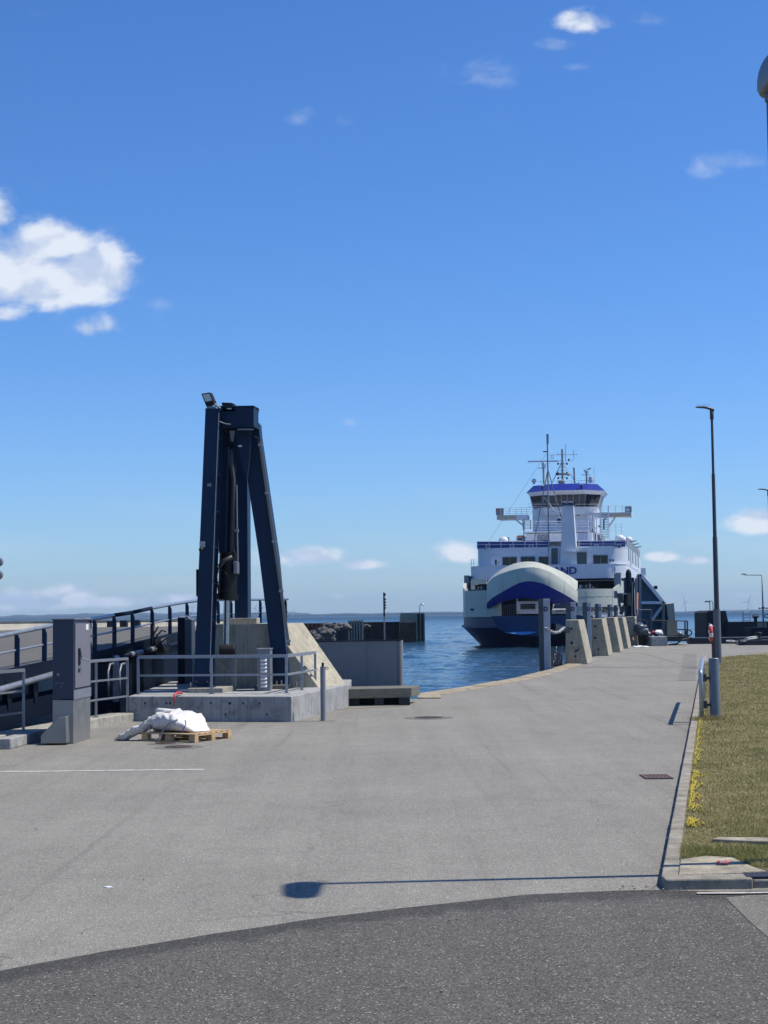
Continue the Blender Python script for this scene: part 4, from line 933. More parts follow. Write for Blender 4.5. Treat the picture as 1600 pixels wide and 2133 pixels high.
s = MB(); s.tube([(RL(pxD(a_)) + .16, pxD(a_), at(a_, c_, pxD(a_)).z) for a_, c_ in ((195, 1379), (290, 1356), (372, 1337))], .065, 10); fp = s.build('fender_pipe', navy2, t, smooth=True)
for a_ in ((222, 231), (258, 264), (268, 282), (300, 311), (360, 369)):
    s = MB(); f_ = lambda px: (RL(pxD(px)) + .16, pxD(px), at(px, float(np.interp(px, [195, 290, 372], [1379, 1356, 1337])), pxD(px)).z); s.tube([f_(a_[0]), f_(a_[1])], .07, 10); s.build('pale_band', pipegl, fp)
s = MB(); D = 42.3; s.cyl(at(329, 1349, D), at(352, 1341, D), .19, n=16); s.cyl(at(316, 1354, D), at(328, 1350, D), .13, n=14); hm = s.build('hydraulic_motor', black, t, smooth=True, auto=True)
s = MB(); s.cyl(at(341, 1345, D), at(351, 1341.5, D), .2, n=16); s.build('collar', galvd, hm, smooth=True, auto=True)
for pts in ([(313, 1368), (310, 1348), (318, 1325), (330, 1305)], [(318, 1360), (322, 1330), (337, 1313), (346, 1316)], [(320, 1352), (340, 1335), (350, 1326)], [(316, 1345), (316, 1318), (322, 1300)], [(324, 1368), (320, 1352), (327, 1345), (333, 1360)]):
    s = MB(); s.tube([at(a_, c_, D - .3) for a_, c_ in pts], .024, 6); s.build('hose', black, hm, smooth=True)
for x_ in (226, 250): 
    s = MB(); s.tube([at(x_ - 0, 1450, 37), at(x_ - 1, 1400, 37), at(x_ + 3, 1384, 37.2), at(x_ + 10, 1382, 37.4)], .03, 6); s.build('hose', galvd, hm, smooth=True)
s = MB(); q0 = at(235, 1378, 37.4); q1 = at(247, 1462, 37.4); s.box((q0.x, 37.4, q1.z), (q1.x, 37.5, q0.z)); s.build('fender_strip', galvd, t)

# raised land, sea wall behind the ramp
s = MB(); s.slab([(-90, 24), (-17.2, 24), (-13, 60), (-12, 118), (-90, 118)], -3, 1.28)
tag(s.build('approach_road', asr), kind='structure')
s = MB(); s.slab([(-17.2, 24), (-16.9, 24), (-12.7, 60), (-11.7, 118), (-12, 118), (-13, 60)], -3, 1.24)
tag(s.build('quay_wall', panelm), kind='structure')
for px, py in ((20, 1332), (66, 1331.5), (108, 1332), (230, 1333), (275, 1331), (285, 1332)):
    q = G(px, py, 1.29); s = MB(); s.slab([(q.x - .8, q.y - 1.2), (q.x - .3, q.y - 1.2), (q.x + 1.2, q.y + 1.2), (q.x + .7, q.y + 1.2)], 1.284, 1.29); tag(s.build('lane_marking', paint), kind='structure')
t = thing('sea_wall', 'long pale concrete sea wall beyond the ramp deck', 'wall', (-30, 112, 1.28))
s = MB()
for i in range(12):
    x_ = -62 + i * 4.2; s.hexa([(x_, 110.2, 1.2), (x_ + 4.17, 110.2, 1.2), (x_ + 4.17, 112.6, 1.2), (x_, 112.6, 1.2), (x_, 111.9, 2.12), (x_ + 4.17, 111.9, 2.12), (x_ + 4.17, 112.6, 2.12), (x_, 112.6, 2.12)]); s.box((x_, 111.8, 2.12), (x_ + 4.17, 112.7, 2.25))
s.build('wall', mat('pale_wall', (0.40, 0.37, 0.29), 0.9, 0, 0.25, 0.8, streak=0.4), t)
s = MB()
for i in range(3): s.box((-19.5 + i * .9, 108, 1.25), (-19.0 + i * .9, 108.6, 2.2 + .02 * i))
tag(s.build('mooring_posts', tarred), 'cluster of short dark posts in front of the far sea wall', 'posts')

# sign or signal head at left edge
q = at(-4, 1183, 26)
t = thing('signal_light', 'dark round signal heads just cut off by the left edge', 'signal light', (q.x - .1, 26, .2))
s = MB(); s.cyl((q.x - .12, 26.1, .2), (q.x - .12, 26.1, q.z + .3), .04, n=10); s.build('pole', lampgr, t)
for z_ in (.10, -.12): s = MB(); s.cyl((q.x, 25.9, q.z + z_), (q.x, 26.05, q.z + z_), .08, n=18); s.build('signal_head', lampgr, t, bevel=.01)

# ================================================================== NEAR RIGHT: rail, bollard, lamps
gA = G(1463, 1501, KH); gA.y = 33.0; gA.x = ray(1461.5, 1480)[0] * 33
gB = gA + KD * 8.3; zr = 1.05
t = thing('handrail', 'bent blue-grey tubular handrail beside the kerb', 'handrail', gA)
s = MB(); pts = [gA, gA + Vector((0, 0, zr - .12))]
for k in range(1, 5): w = k * math.pi / 8; pts.append(gA + KD * (.16 * (1 - math.cos(w))) + Vector((0, 0, zr - .12 + .12 * math.sin(w))))
pts += [gB - KD * .16 + Vector((0, 0, zr))]
for k in range(1, 5): w = k * math.pi / 8; pts.append(gB - KD * (.16 * (1 - math.sin(w))) + Vector((0, 0, zr - .12 + .12 * math.cos(w))))
pts.append(gB.copy()); s.tube(pts, .047, 12); s.build('bent_tube', pipegl, t, smooth=True)
s = MB(); gm = gA + KD * 4.1; s.cyl(gm, gm + Vector((0, 0, zr - .03)), .045, n=12); s.build('middle_post', postblue, t, smooth=True, auto=True)
gC = G(1490, 1495, KH)
t2 = thing('thick_bollard', 'thick blue-grey round bollard clamped to the handrail on the grass', 'bollard', gC)
s = MB(); s.lathe([(.115, -.05), (.115, 1.27), (.112, 1.285), (.0001, 1.29)], gC, 28); s.build('post', postblue, t2, smooth=True, auto=True)
s = MB(); s.torus(gC + Vector((0, 0, 1.285)), .11, .006, (1, 0, 0), (0, 1, 0), 28, 5); s.build('rim', pipegl, t2)
for z_ in (.28, .86):
    s = MB(); s.box((gA.x + .19, gC.y - .04, KH + z_ - .03), (gC.x - .08, gC.y + .04, KH + z_ + .03)); s.box((gA.x + .15, gC.y - .08, KH + z_ - .07), (gA.x + .25, gC.y + .06, KH + z_ + .09)); s.build('clamp', lampdk, t2, bevel=.005)

# tall street lamp
def street_lamp(px, pyb, pyt, D, label, sleeve, arm, m1=lampdk, name='street_lamp', group='street lamps on the quay'):
    q = at(px, pyb, D); x_, z0 = q.x, max(KH, 0) if D < 72 else 0.0
    zt_ = at(px, pyt, D).z; t = thing(name, label, 'street lamp', (x_, D, z0), group)
    s = MB(); hs = sleeve; s.cyl((x_, D, z0), (x_, D, z0 + hs), .165, .15, 18); s.build('base_sleeve', lampgr, t, smooth=True, auto=True)
    H = zt_ - z0 - hs
    s = MB(); prof = [(.115, 0), (.105, H * .36), (.085, H * .365), (.078, H * .68), (.06, H * .685), (.055, H)]
    s.lathe(prof, (x_, D, z0 + hs), 14); s.build('pole', m1, t, smooth=True, auto=True)
    s = MB(); a = .0; L = arm
    zz = zt_
    s.cyl((x_, D, zz - .35), (x_, D, zz + .05), .085, n=12)
    rows = []
    for i in range(9):
        u_ = i / 8; xx = x_ + .1 - L * u_; cz = zz + .06 + .12 * math.sin(min(1, u_ * 1.6) * math.pi / 2) * (1) + (.02 * u_); hw = .05 + .09 * math.sin(math.pi * min(1, u_ * 1.2 + .1) * .75); ht = .07 - .035 * u_ if u_ < .99 else .02
        rows.append([(xx, D + hw * math.cos(w), cz + ht * math.sin(w)) for w in [2 * math.pi * k / 10 for k in range(10)]])
    s.grid(rows, True); s.add(rows[-1], [tuple(range(10))]); hd = s.build('lamp_head', m1, t, smooth=True)
    return t, hd, (x_, D, zz)
t, hd, (lx, ly, lz) = street_lamp(1496, 1383, 857, 68.0, 'tall dark street lamp on the lawn edge with bird spikes on its head', 2.4, .8)
s = MB()
for i in range(9): x_ = lx - .1 - .07 * i; s.cyl((x_, ly, lz + .2), (x_ - .03, ly, lz + .36), .006, n=4)
s.build('bird_spikes', galv, hd)
street_lamp(1609, 1330, 1024, 118, 'second tall dark lamp further back, cut by the right edge', 2.2, .9)
# big near lamp at the right edge (casts the long shadow over the road)
ql = at(1607, 190, 14.3); NX = ql.x; NY = 14.32; NZ = at(1600, 205, 14.3).z
t = thing('lamp_post', 'close grey lamp post with domed head at the top right corner', 'lamp post', (NX, NY, 0))
s = MB(); s.lathe([(.085, 0), (.085, 1.2), (.055, 1.25), (.045, NZ - .1), (.045, NZ + .1)], (NX, NY, 0), 16); s.build('pole', lampgr, t, smooth=True, auto=True)
s = MB(); s.lathe([(.06, 0), (.065, .15), (.06, .17)], (NX, NY, NZ - .02), 16); s.build('collar', lanternm, t, smooth=True, auto=True)
s = MB(); rows = []
for i in range(13):
    u_ = i / 12; y_ = NY + .12 - .82 * u_; sc_ = math.sin(math.pi * (0.12 + .88 * (1 - u_ ** 3) * .5)) if u_ < 1 else .2
    sc_ = max(.25, (1 - (2 * u_ - 1) ** 6 * .6) * (1 - .25 * u_)); row = []
    for k in range(13): w = math.pi * k / 12; row.append((NX + .15 * sc_ * math.cos(w), y_, NZ + .10 + .33 * sc_ * math.sin(w)))
    row += [(NX - .12 * sc_, y_, NZ + .05), (NX + .12 * sc_, y_, NZ + .05)]
    rows.append(row)
s.grid(rows, True); s.add(rows[0], [tuple(range(15))]); s.add(rows[-1], [tuple(range(15))]); s.build('lamp_hood', lanternm, t, smooth=True, auto=True)
# life ring post
g = G(1486.5, 1378, KH); g.y = 66; g.x = ray(1486.5, 1370)[0] * 66
t = thing('post_with_ring', 'brown post beside the street lamp for the life ring', 'post', (g.x, 66, KH))
zt_ = at(1486, 1305, 66).z
s = MB(); s.box((g.x - .06, 65.94, KH), (g.x + .06, 66.06, zt_)); s.build('post', mat('brown_post', (0.06, 0.035, 0.035), 0.6), t)
s = MB(); s.beam((g.x + .06, 66, zt_ - .02), (g.x - .2, 65.8, zt_ + .14), .1, .02); s.build('top_cover', galv, t)
q = at(1480.5, 1318.5, 65.8)
t = thing('life_ring', 'red and white life ring hanging on the brown post', 'life ring', q)
ax1 = Vector((.13, .99, 0)).normalized()
for k in range(4):
    for kk, (m_, a0, a1, nm) in enumerate(((redor, 0, .68, 'red_segment'), (whitep, .68, 1.0, 'white_band'))):
        s = MB(); pts = []
        for j in range(9):
            w = (k + a0 + (a1 - a0) * j / 8) * math.pi / 2 + .5; pts.append(q + ax1 * (.29 * math.cos(w)) + Vector((0, 0, .29 * math.sin(w))))
        s.tube(pts, .075 + .004 * kk, 10); s.build(nm, m_, t, smooth=True, auto=True)

# ================================================================== QUAY BUTTRESSES, PILES, CHAINS
QN = Vector((QD.y, -QD.x, 0))
def buttress(pxl, pxr, pyb, D, label, ptl, ptr, pyt, L=2.6, par=None):
    t = thing('concrete_buttress', label, 'concrete buttress', at(pxl, pyb, D), 'sloping concrete buttresses along the quay')
    a, c = at(pxl, pyb, D), at(pxr, pyb, D); e, f = at(ptl, pyt, D), at(ptr, pyt, D)
    for q in (a, c): q.z = 0
    zt = (e.z + f.z) / 2; e.z = f.z = zt
    s = MB(); vq = QD * L
    s.hexa([a, c, c + vq, a + vq, e, f, f + vq, e + vq]); s.build('wedge', concb, t, bevel=.03)
    s = MB()
    for px, py, r_ in ((.3, .48, .07), (.45, .18, .06), (.3, .8, .06)):
        p_ = a.lerp(c, px); p_.z = zt * py; s.cyl(p_ - Vector((0, .01, 0)), p_ + Vector((0, .02, 0)), r_, n=10)
    s.build('form_hole', darkp, t); return t
buttress(1178, 1224.5, 1383, 72.2, 'largest nearest concrete buttress with rust-stained sloping side', 1178, 1205, 1291)
buttress(1229, 1268.5, 1366, 85.4, 'second concrete buttress, right behind the nearest one', 1230, 1254, 1288.5)
buttress(1256, 1293, 1358, 93.4, 'third concrete buttress of the row, counted from the nearest', 1258, 1279, 1286)
buttress(1276, 1309.5, 1350.6, 102.3, 'fourth concrete buttress, last before the red hose', 1278, 1297, 1285.5)
buttress(1302, 1329, 1345, 110.5, 'farthest concrete buttress, half hidden behind the railing', 1304, 1322, 1284, 1.6)
s = MB(); q = at(1183, 1376, 72.0)
s.hexa([at(1196, 1357, 72.1), at(1208, 1350, 72.1), at(1205, 1356, 72.1), at(1198, 1359, 72.1)] + [p + Vector((0, .05, 0)) for p in (at(1196, 1357, 72.1), at(1208, 1350, 72.1), at(1205, 1356, 72.1), at(1198, 1359, 72.1))])
o = s.build('spall_mark', darkp, bpy.data.objects['concrete_buttress'])
s = MB(); q = G(1276, 1358); s.lathe([(.3, 0), (.28, .4), (.15, .42)], (q.x, q.y, 0), 16); tag(s.build('round_stone', conc), 'small round concrete stub between second and third buttress', 'stub')

def pile(pl, pr, pyt, D, zb, label, pdl, L):
    a = at(pl, pyt, D); c = at(pr, pyt, D); wl = (pl - pdl) ; t = thing('mooring_pile', label, 'pile', (a.x, D, zb), 'dark fender piles along the quay')
    zt = a.z
    s = MB(); vv = Vector((a.x, D, 0)); w = c.x - a.x
    # dark body receding to the left-rear
    bl = at(pdl, pyt, D + L).x
    s.hexa([(a.x, D, zb), (c.x, D, zb), (c.x + (bl - a.x), D + L, zb), (bl, D + L, zb), (a.x, D, zt), (c.x, D, zt), (c.x + (bl - a.x), D + L, zt), (bl, D + L, zt)]); s.build('body', navy2, t)
    s = MB(); s.box((a.x + .005, D - .06, zb + 1.2), (c.x - .005, D - .003, zt - .01)); s.build('face_plate', pilef, t, bevel=.01)
    s = MB(); zm = at(pl, 1269, D).z
    M = Matrix.Translation((a.x + w * .36, D - .066, zm)) @ Matrix.Rotation(R(90), 4, 'X')
    M.translation -= Vector((a.x, D, zb))
    text_mesh('letter', 'D', .26, darkp, t, M, .006, .012)
    return t
pile(1131, 1145, 1247, 66.5, -3, 'nearest and tallest fender pile, standing in front of the truck', 1121, 1.2)
pile(1188, 1199.5, 1254, 75, -3, 'fender pile rising behind the nearest buttress', 1178, 1.6)
pile(1222, 1230.7, 1254.5, 84, -3, 'slanted-top fender pile left of the second buttress', 1213, 2.2)
pile(1246, 1252.5, 1257.5, 92, -3, 'fender pile behind the second buttress', 1239, 2.2)
pile(1270, 1275.6, 1259, 101, -3, 'thin fender pile behind the third buttress', 1265, 2.0)
pile(1284, 1287.5, 1260.5, 109, -3, 'thinnest farthest fender pile behind the fourth buttress', 1278.5, 2.0)
q0 = at(1146, 1300, 67.6); q1 = at(1176, 1307, 71.8)
t = thing('fender_beam', 'dark steel fender beam with hanging chains between nearest pile and buttress', 'fender', q0)
s = MB(); s.beam(q0 + Vector((0, 0, -.1)), q1 + Vector((0, 0, -.12)), .5, .26); s.build('beam', navy2, t, bevel=.01)
s = MB(); a = at(1134, 1350, 68); c = at(1180, 1392, 73); s.hexa([(a.x, 68, -2), (c.x - .3, 72, -2), (c.x - .3, 74, -2), (a.x, 70, -2), (a.x, 68, a.z), (c.x - .3, 72, a.z - .4), (c.x - .3, 74, a.z - .4), (a.x, 70, a.z)]); s.build('backing', navy2, t)
def chain(pts, name, m, par, r=.022, Rr=.10, n=9):
    pts = [Vector(p) for p in pts]; s = MB(); L = [0]
    for i in range(len(pts) - 1): L.append(L[-1] + (pts[i + 1] - pts[i]).length)
    k = 0; d = 0
    while d < L[-1]:
        i = max(j for j in range(len(L)) if L[j] <= d); i = min(i, len(pts) - 2); f = (d - L[i]) / max(1e-6, L[i + 1] - L[i]); p = pts[i].lerp(pts[i + 1], f)
        dr = (pts[i + 1] - pts[i]).normalized(); sd_ = dr.cross(Vector((0, 1, 0))).normalized() if k % 2 else dr.cross(dr.cross(Vector((0, 1, 0)))).normalized()
        s.torus(p, Rr, r, dr, sd_, 10, 5, .6); d += Rr * 1.55; k += 1
    return s.build(name, m, par, smooth=True)
chain([at(1136, 1308, 66.2), at(1145, 1314, 66.6), at(1155, 1318, 67.2), at(1165, 1316, 68), at(1175, 1307, 70)], 'chain', galv, t)
chain([at(1158, 1352, 66.8), at(1155, 1366, 66.8), at(1152, 1382, 66.8)], 'chain', galvd, t)
chain([at(1170, 1350, 67.5), at(1166, 1366, 67.5), at(1162, 1384, 67.5)], 'chain', galvd, t)

# ================================================================== LINKSPAN HOUSE WITH BLUE PANELS
DB = 128.0
t = thing('gantry_tower', 'blue panelled gantry with white triangular frame beside the ferry', 'gantry', at(1350, 1320, DB))
fr_ = [(1334, 1196), (1338, 1193), (1386, 1254), (1386, 1322), (1334, 1322)]
s = MB(); s.prism([at(a_, c_, DB) for a_, c_ in ((1335, 1200), (1380, 1257), (1380, 1322), (1335, 1322))], (1.2, 6, 0)); s.build('blue_panel', teal, t)
wf = whitep
def bar(p, q, w, nm='white_frame', m=shipw, th=.5, Dd=DB - .3):
    s = MB(); s.beam(at(p[0], p[1], Dd), at(q[0], q[1], Dd), w, th, (0, 1, 0)); s.build(nm, m, t)
bar((1333, 1196), (1384, 1258), .26); bar((1383, 1255), (1383, 1322), .30); bar((1335, 1255.5), (1382, 1255.5), .22); bar((1380, 1262), (1357, 1293), .2)
bar((1331.5, 1196), (1331.5, 1322), .30, 'grey_post', galvd); bar((1328, 1200), (1328, 1255), .14, 'grey_post', galv)
s = MB(); q = at(1366, 1224, DB - .3); s.box((q.x - .12, DB - .4, q.z - .13), (q.x + .13, DB, q.z + .15)); s.build('lamp', black, t)
t = thing('navy_fender', 'tall rounded navy fender column left of the blue gantry', 'fender', at(1311, 1300, 124))
s = MB(); q0 = at(1311.5, 1195, 124); q1 = at(1311.5, 1300, 124); s.tube([(q1.x, 124, 0), (q1.x, 124, q0.z), (q1.x, 124, q0.z + .25), (q1.x, 124, q0.z + .36)], [.24, .24, .17, .04], 16); s.build('column', navy2, t, smooth=True, auto=True)
s = MB(); s.box((q1.x - .26, 124.3, 0), (q1.x + .5, 125, q0.z - .3)); s.build('backing', navy, t)
s = MB(); q = at(1324, 1205, 124); s.box((q.x - .1, 123.6, 0.2), (q.x + .08, 123.9, q.z)); s.build('rail_post', galvd, t)
s = MB(); s.tube([at(1318, 1212, 123.5), at(1316.5, 1260, 123.4), at(1317, 1310, 123.4)], .03, 6); s.build('cable', galvd, t)
# machinery at quay edge
t = thing('gangway_arm', 'black jointed gangway arm reaching toward the ship side', 'machinery', at(1300, 1300, 119))
s = MB(); s.beam(at(1287, 1236, 119), at(1294, 1277, 119), .14, .3); s.beam(at(1300, 1262, 119), at(1293, 1280, 119), .14, .3); s.box(tuple(at(1289, 1256, 119)), tuple(at(1298, 1237, 119) + Vector((0, .6, 0)))); s.build('arm', lampdk, t)
s = MB(); s.cyl(at(1306, 1262, 119), at(1306, 1236, 119.2), .28, n=14); s.build('drum', black, t, smooth=True, auto=True)
s = MB(); s.box(tuple(at(1280, 1246, 119)), tuple(at(1286, 1231, 119) + Vector((0, .3, 0)))); s.build('box', galvd, t)
s = MB(); s.beam(at(1286, 1234, 118.9), at(1288, 1262, 118.9), .05, .05); s.beam(at(1290, 1236, 118.9), at(1306, 1237, 118.9), .09, .09); s.build('pale_strut', galv, t)
q = at(1306, 1284, 119); s = MB(); s.beam((q.x, 119.5, 0), (q.x, 119.5, q.z), .25, .25); s.build('stand', lampdk, t)
s = MB(); s.tube([at(1328, 1235, 121), at(1327, 1280, 120), at(1322, 1298, 118), at(1314, 1306, 116), at(1317, 1318, 112), at(1319, 1334, 109)], .07, 8)
tag(s.build('rusty_hose', mat('rusty_hose', (0.28, 0.12, 0.08), 0.7), smooth=True), 'rust red hose drooping from the gantry down to the quay', 'hose')
# concrete slab right of gantry
t = thing('concrete_pillar', 'pale sloping concrete pillar right of the blue gantry', 'pillar', at(1397, 1320, 126))
s = MB(); pr = [at(1386.5, 1258, 126), at(1404, 1256, 126), at(1411, 1322, 126), at(1386.5, 1322, 126)]; s.prism(pr, (0, 1.8, 0)); s.build('pillar', conc, t, bevel=.03)
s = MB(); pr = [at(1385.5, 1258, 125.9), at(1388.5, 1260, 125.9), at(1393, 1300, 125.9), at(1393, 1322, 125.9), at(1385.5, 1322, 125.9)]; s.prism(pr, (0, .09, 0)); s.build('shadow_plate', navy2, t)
# working platform with railing
t = thing('work_platform', 'low concrete and steel platform with dark railing below the gantry', 'platform', at(1370, 1345, 108))
s = MB(); a = at(1319, 1322, 111); c = at(1356, 1345, 111); s.box((a.x, 111, 0), (c.x, 115, a.z)); s.build('deck_block', tarred, t)
s = MB(); a = at(1357, 1326, 109); c = at(1390, 1345, 109); s.box((a.x, 109, 0), (c.x, 113, a.z)); s.build('concrete_foot', concp, t, bevel=.03)
s = MB(); a = at(1390, 1326, 111); c = at(1436, 1340, 111); s.box((a.x, 111, a.z - .35), (c.x, 114, a.z)); s.build('deck_block', tarred, t)
for p_, q_ in (((1320, 1291), (1385, 1293)), ((1385, 1293), (1432, 1293.5)), ((1320, 1310), (1390, 1311)), ((1411, 1311), (1432, 1311)), ((1322, 1322), (1434, 1324))):
    s = MB(); s.cyl(at(p_[0], p_[1], 110), at(q_[0], q_[1], 110), .045, n=6); s.build('rail', lampdk, t)
for px, y0_, y1_ in ((1349, 1291, 1340), (1357, 1270, 1325), (1389, 1293, 1345), (1427, 1293, 1325), (1432, 1293, 1340)):
    s = MB(); s.cyl(at(px, y0_, 110), at(px, y1_, 110), .06, n=6); s.build('rail_post', lampdk, t)
for p_, q_ in (((1326, 1270), (1357, 1270)), ((1327, 1270), (1327, 1322))):
    s = MB(); s.cyl(at(p_[0], p_[1], 110.5), at(q_[0], q_[1], 110.5), .035, n=6); s.build('gate_frame', lampgr, t)
s = MB(); a = at(1390, 1294, 109.8); c = at(1411.5, 1323, 109.8); s.box((a.x, 109.8, c.z), (c.x, 109.9, a.z)); s.build('panel_sheet', olive, t)
s = MB(); s.torus(at(1435, 1318, 109.5), .2, .045, (1, 0, 0), (0, 0, 1), 14, 6); s.build('cable_coil', black, t)
s = MB(); s.tube([at(1393, 1343, 108.5), at(1410, 1341, 108), at(1420, 1333, 108), at(1440, 1328, 109)], .06, 6); s.build('cable', black, t)
for i, (px, py, m_, r_) in enumerate(((1343, 1318, galv, .25), (1350, 1319, whitep, .18), (1362, 1318, redp, .16), (1372, 1318, whitep, .3), (1416, 1320, galvd, .25), (1366, 1321, black, .25), (1336, 1313, lampgr, .5), (1332, 1304, lampgr, .35))):
    s = MB(); s.ico(at(px, py, 110.3), r_, r_, r_ * .7, 2, .5, i, 1.5); s.build('equipment', m_, t)
s = MB(); rows = []
q = G(1333, 1347.5)
for i in range(7):
    rows.append([(q.x - .52 + i * .17, q.y - .8 + k * .27, .02 + .09 * abs(noise.noise(Vector((i * .8, k * .9, 2)))) + (.02 if 0 < i < 6 and 0 < k < 6 else 0)) for k in range(7)])
s.grid(rows); o = s.build('white_sheet', whitep, smooth=True); m_ = o.modifiers.new('solid', 'SOLIDIFY'); m_.thickness = .03
tag(o, 'crumpled white sheet lying on the quay by the last buttress', 'sheet')
s = MB()
for i in range(14): q = G(1320 + random.uniform(-4, 14), 1341 + random.uniform(-3, 3)); s.ico((q.x, q.y, .06), .16, .16, .12, 1, .5, i)
tag(s.build('rubble', rockm), 'small heap of dark rubble beside the last buttress', 'rubble', kind='stuff')

# quay edge beams at right, mooring bollard and ropes
t = thing('edge_beam', 'dark timber edge beam along the far end of the quay', 'beam', at(1500, 1335, 114))
a = at(1436, 1327, 114); c = at(1640, 1327, 114)
s = MB(); s.box((a.x, 114, .0), (c.x + 8, 114.7, .42)); s.build('beam', tarred, t, bevel=.02)
s = MB(); s.box((a.x, 113.98, .42), (c.x + 8, 114.72, .48)); s.build('top_board', galvd, t)
a = at(1551, 1338, 108); s = MB(); s.box((a.x, 108, 0), (a.x + 6, 110, .36)); tag(s.build('low_step', tarred, bevel=.02), 'low dark step on the quay below the mooring bollard', 'step')
q = at(1580, 1325, 109)
t = thing('mooring_bollard', 'black cast mooring bollard with ropes at the right quay end', 'bollard', (q.x, 109, .36))
s = MB(); s.lathe([(.25, 0), (.2, .1), (.16, .3), (.26, .45), (.24, .52), (.05, .55)], (q.x, 109, .36), 16); s.build('bollard', black, t, smooth=True)
s = MB(); s.tube([(q.x, 108.9, .6), at(1560, 1328, 108.5), at(1545, 1334, 108), G(1528, 1337, .05), G(1512, 1336, .05), G(1500, 1334, .05)], .06, 6)
s.tube([(q.x, 108.9, .5), at(1562, 1331, 108.3), at(1548, 1336, 107.5), G(1530, 1338.5, .05), G(1505, 1336.5, .05)], .05, 6)
for i in range(5): s.torus(G(1506 + i * 4, 1334.5 + random.random() * 1.5, .08 + .04 * i), .3, .05, (1, 0, 0), (0, 1, .1), 14, 5)
tag(s.build('mooring_rope', ropem, smooth=True), 'pale mooring rope running from the bollard to a loose coil', 'rope')

# harbour jetty with dolphin (right)
DJ = 160
t = thing('harbour_dolphin', 'dark sheet-piled dolphin block standing in the water at the right', 'dolphin', at(1490, 1325, DJ))
a = at(1470.5, 1274, DJ); c = at(1512, 1274, DJ); e = at(1517, 1293, DJ)
s = MB(); s.prism([(a.x, DJ, -3), (c.x + .3, DJ, -3), (e.x, DJ, at(1517, 1294, DJ).z), (c.x, DJ, a.z + .05), (a.x + .35, DJ, a.z + .1), (a.x, DJ, a.z - .1)], (0, 6, 0)); s.build('core', tarred, t)
for i in range(9):
    x_ = a.x + .05 + i * .2; s = MB(); s.box((x_, DJ - .18, -2.5), (x_ + .1, DJ - .01, a.z - .15)); s.build('sheet_rib', tarred, t)
for px in (1479, 1485.5):
    t = thing('dock_lamp', 'small curved lamp on the dark dolphin, the ' + ('left' if px < 1480 else 'right') + ' one of two', 'lamp', at(px, 1272, DJ + 1), 'small curved lamps on the dark dolphin')
    q = at(px, 1270, DJ + 1); zt_ = at(px, 1256, DJ + 1).z; s = MB(); s.tube([(q.x, DJ + 1, a.z - .1), (q.x, DJ + 1, zt_), (q.x - .1, DJ + 1, zt_ + .2), (q.x - .3, DJ + 1, zt_ + .25)], .045, 6); s.build('pole', lampgr, t)
    s = MB(); s.ico((q.x - .4, DJ + 1, zt_ + .14), .17, .12, .09, 1); s.build('lamp_head', lampdk, t)
t = thing('jetty', 'low dark jetty wall across the right side of the harbour', 'jetty', at(1560, 1325, DJ))
a = at(1511, 1295.5, DJ); s = MB(); s.box((a.x, DJ - 1, -3), (a.x + 40, DJ + 4, a.z)); s.build('wall', mat('jetty_black', (0.01, 0.011, 0.016), 0.8, 0, 0.3, 1), t)
q = at(1573, 1302, DJ); s = MB(); s.box((q.x, DJ - 1.05, at(1573, 1306, DJ).z), (q.x + .9, DJ - 1.0, a.z - .1)); s.build('rust_panel', olive, t)
s = MB(); s.box((at(1560, 1307, 150).x, 149, -2), (at(1560, 1307, 150).x + 30, 152, at(1560, 1307, 150).z)); s.build('lower_wall', navy2, t)
t = thing('jetty_railing', 'pale railings with ladder on top of the right jetty', 'railing', at(1560, 1293, DJ))
for z_ in (0, .3, .6, .95): s = MB(); s.cyl((at(1548, 1290, DJ).x, DJ, a.z + .1 + z_), (at(1562, 1290, DJ).x, DJ, a.z + .1 + z_), .03, n=5); s.build('rail', galv, t)
for px in (1547, 1549, 1563, 1590): q = at(px, 1290, DJ); s = MB(); s.cyl((q.x, DJ, a.z), (q.x, DJ, a.z + 1.1), .03, n=5); s.build('post', galv, t)
s = MB(); s.cyl((at(1515, 1270, DJ).x, DJ + 2, a.z + 1.25), (at(1600, 1270, DJ).x, DJ + 2, a.z + 1.25), .012, n=4); s.cyl((at(1516, 1270, DJ).x, DJ + 2, a.z), (at(1516, 1270, DJ).x, DJ + 2, a.z + 1.3), .02, n=4); s.build('top_wire', galvd, t)
q = at(1574, 1284, DJ); t = thing('dock_winch', 'small dark winch standing on the jetty below the long-armed lamp', 'winch', (q.x, DJ, a.z))
s = MB(); s.box((q.x - .12, DJ, a.z), (q.x + .15, DJ + .3, a.z + .4)); s.box((q.x - .28, DJ, a.z + .38), (q.x + .32, DJ + .3, a.z + .72)); s.build('drum_frame', navy2, t)
s = MB(); s.cyl((q.x - .3, DJ - .05, a.z + .58), (q.x + .34, DJ - .05, a.z + .58), .05, n=8); s.build('shaft', galv, t)
q = at(1597, 1283, DJ); s = MB(); s.torus((q.x, DJ, q.z), .2, .05, (1, 0, 0), (0, 0, 1), 14, 6); tag(s.build('dock_life_ring', black), 'dark ring hanging at the right frame edge above the jetty', 'ring')
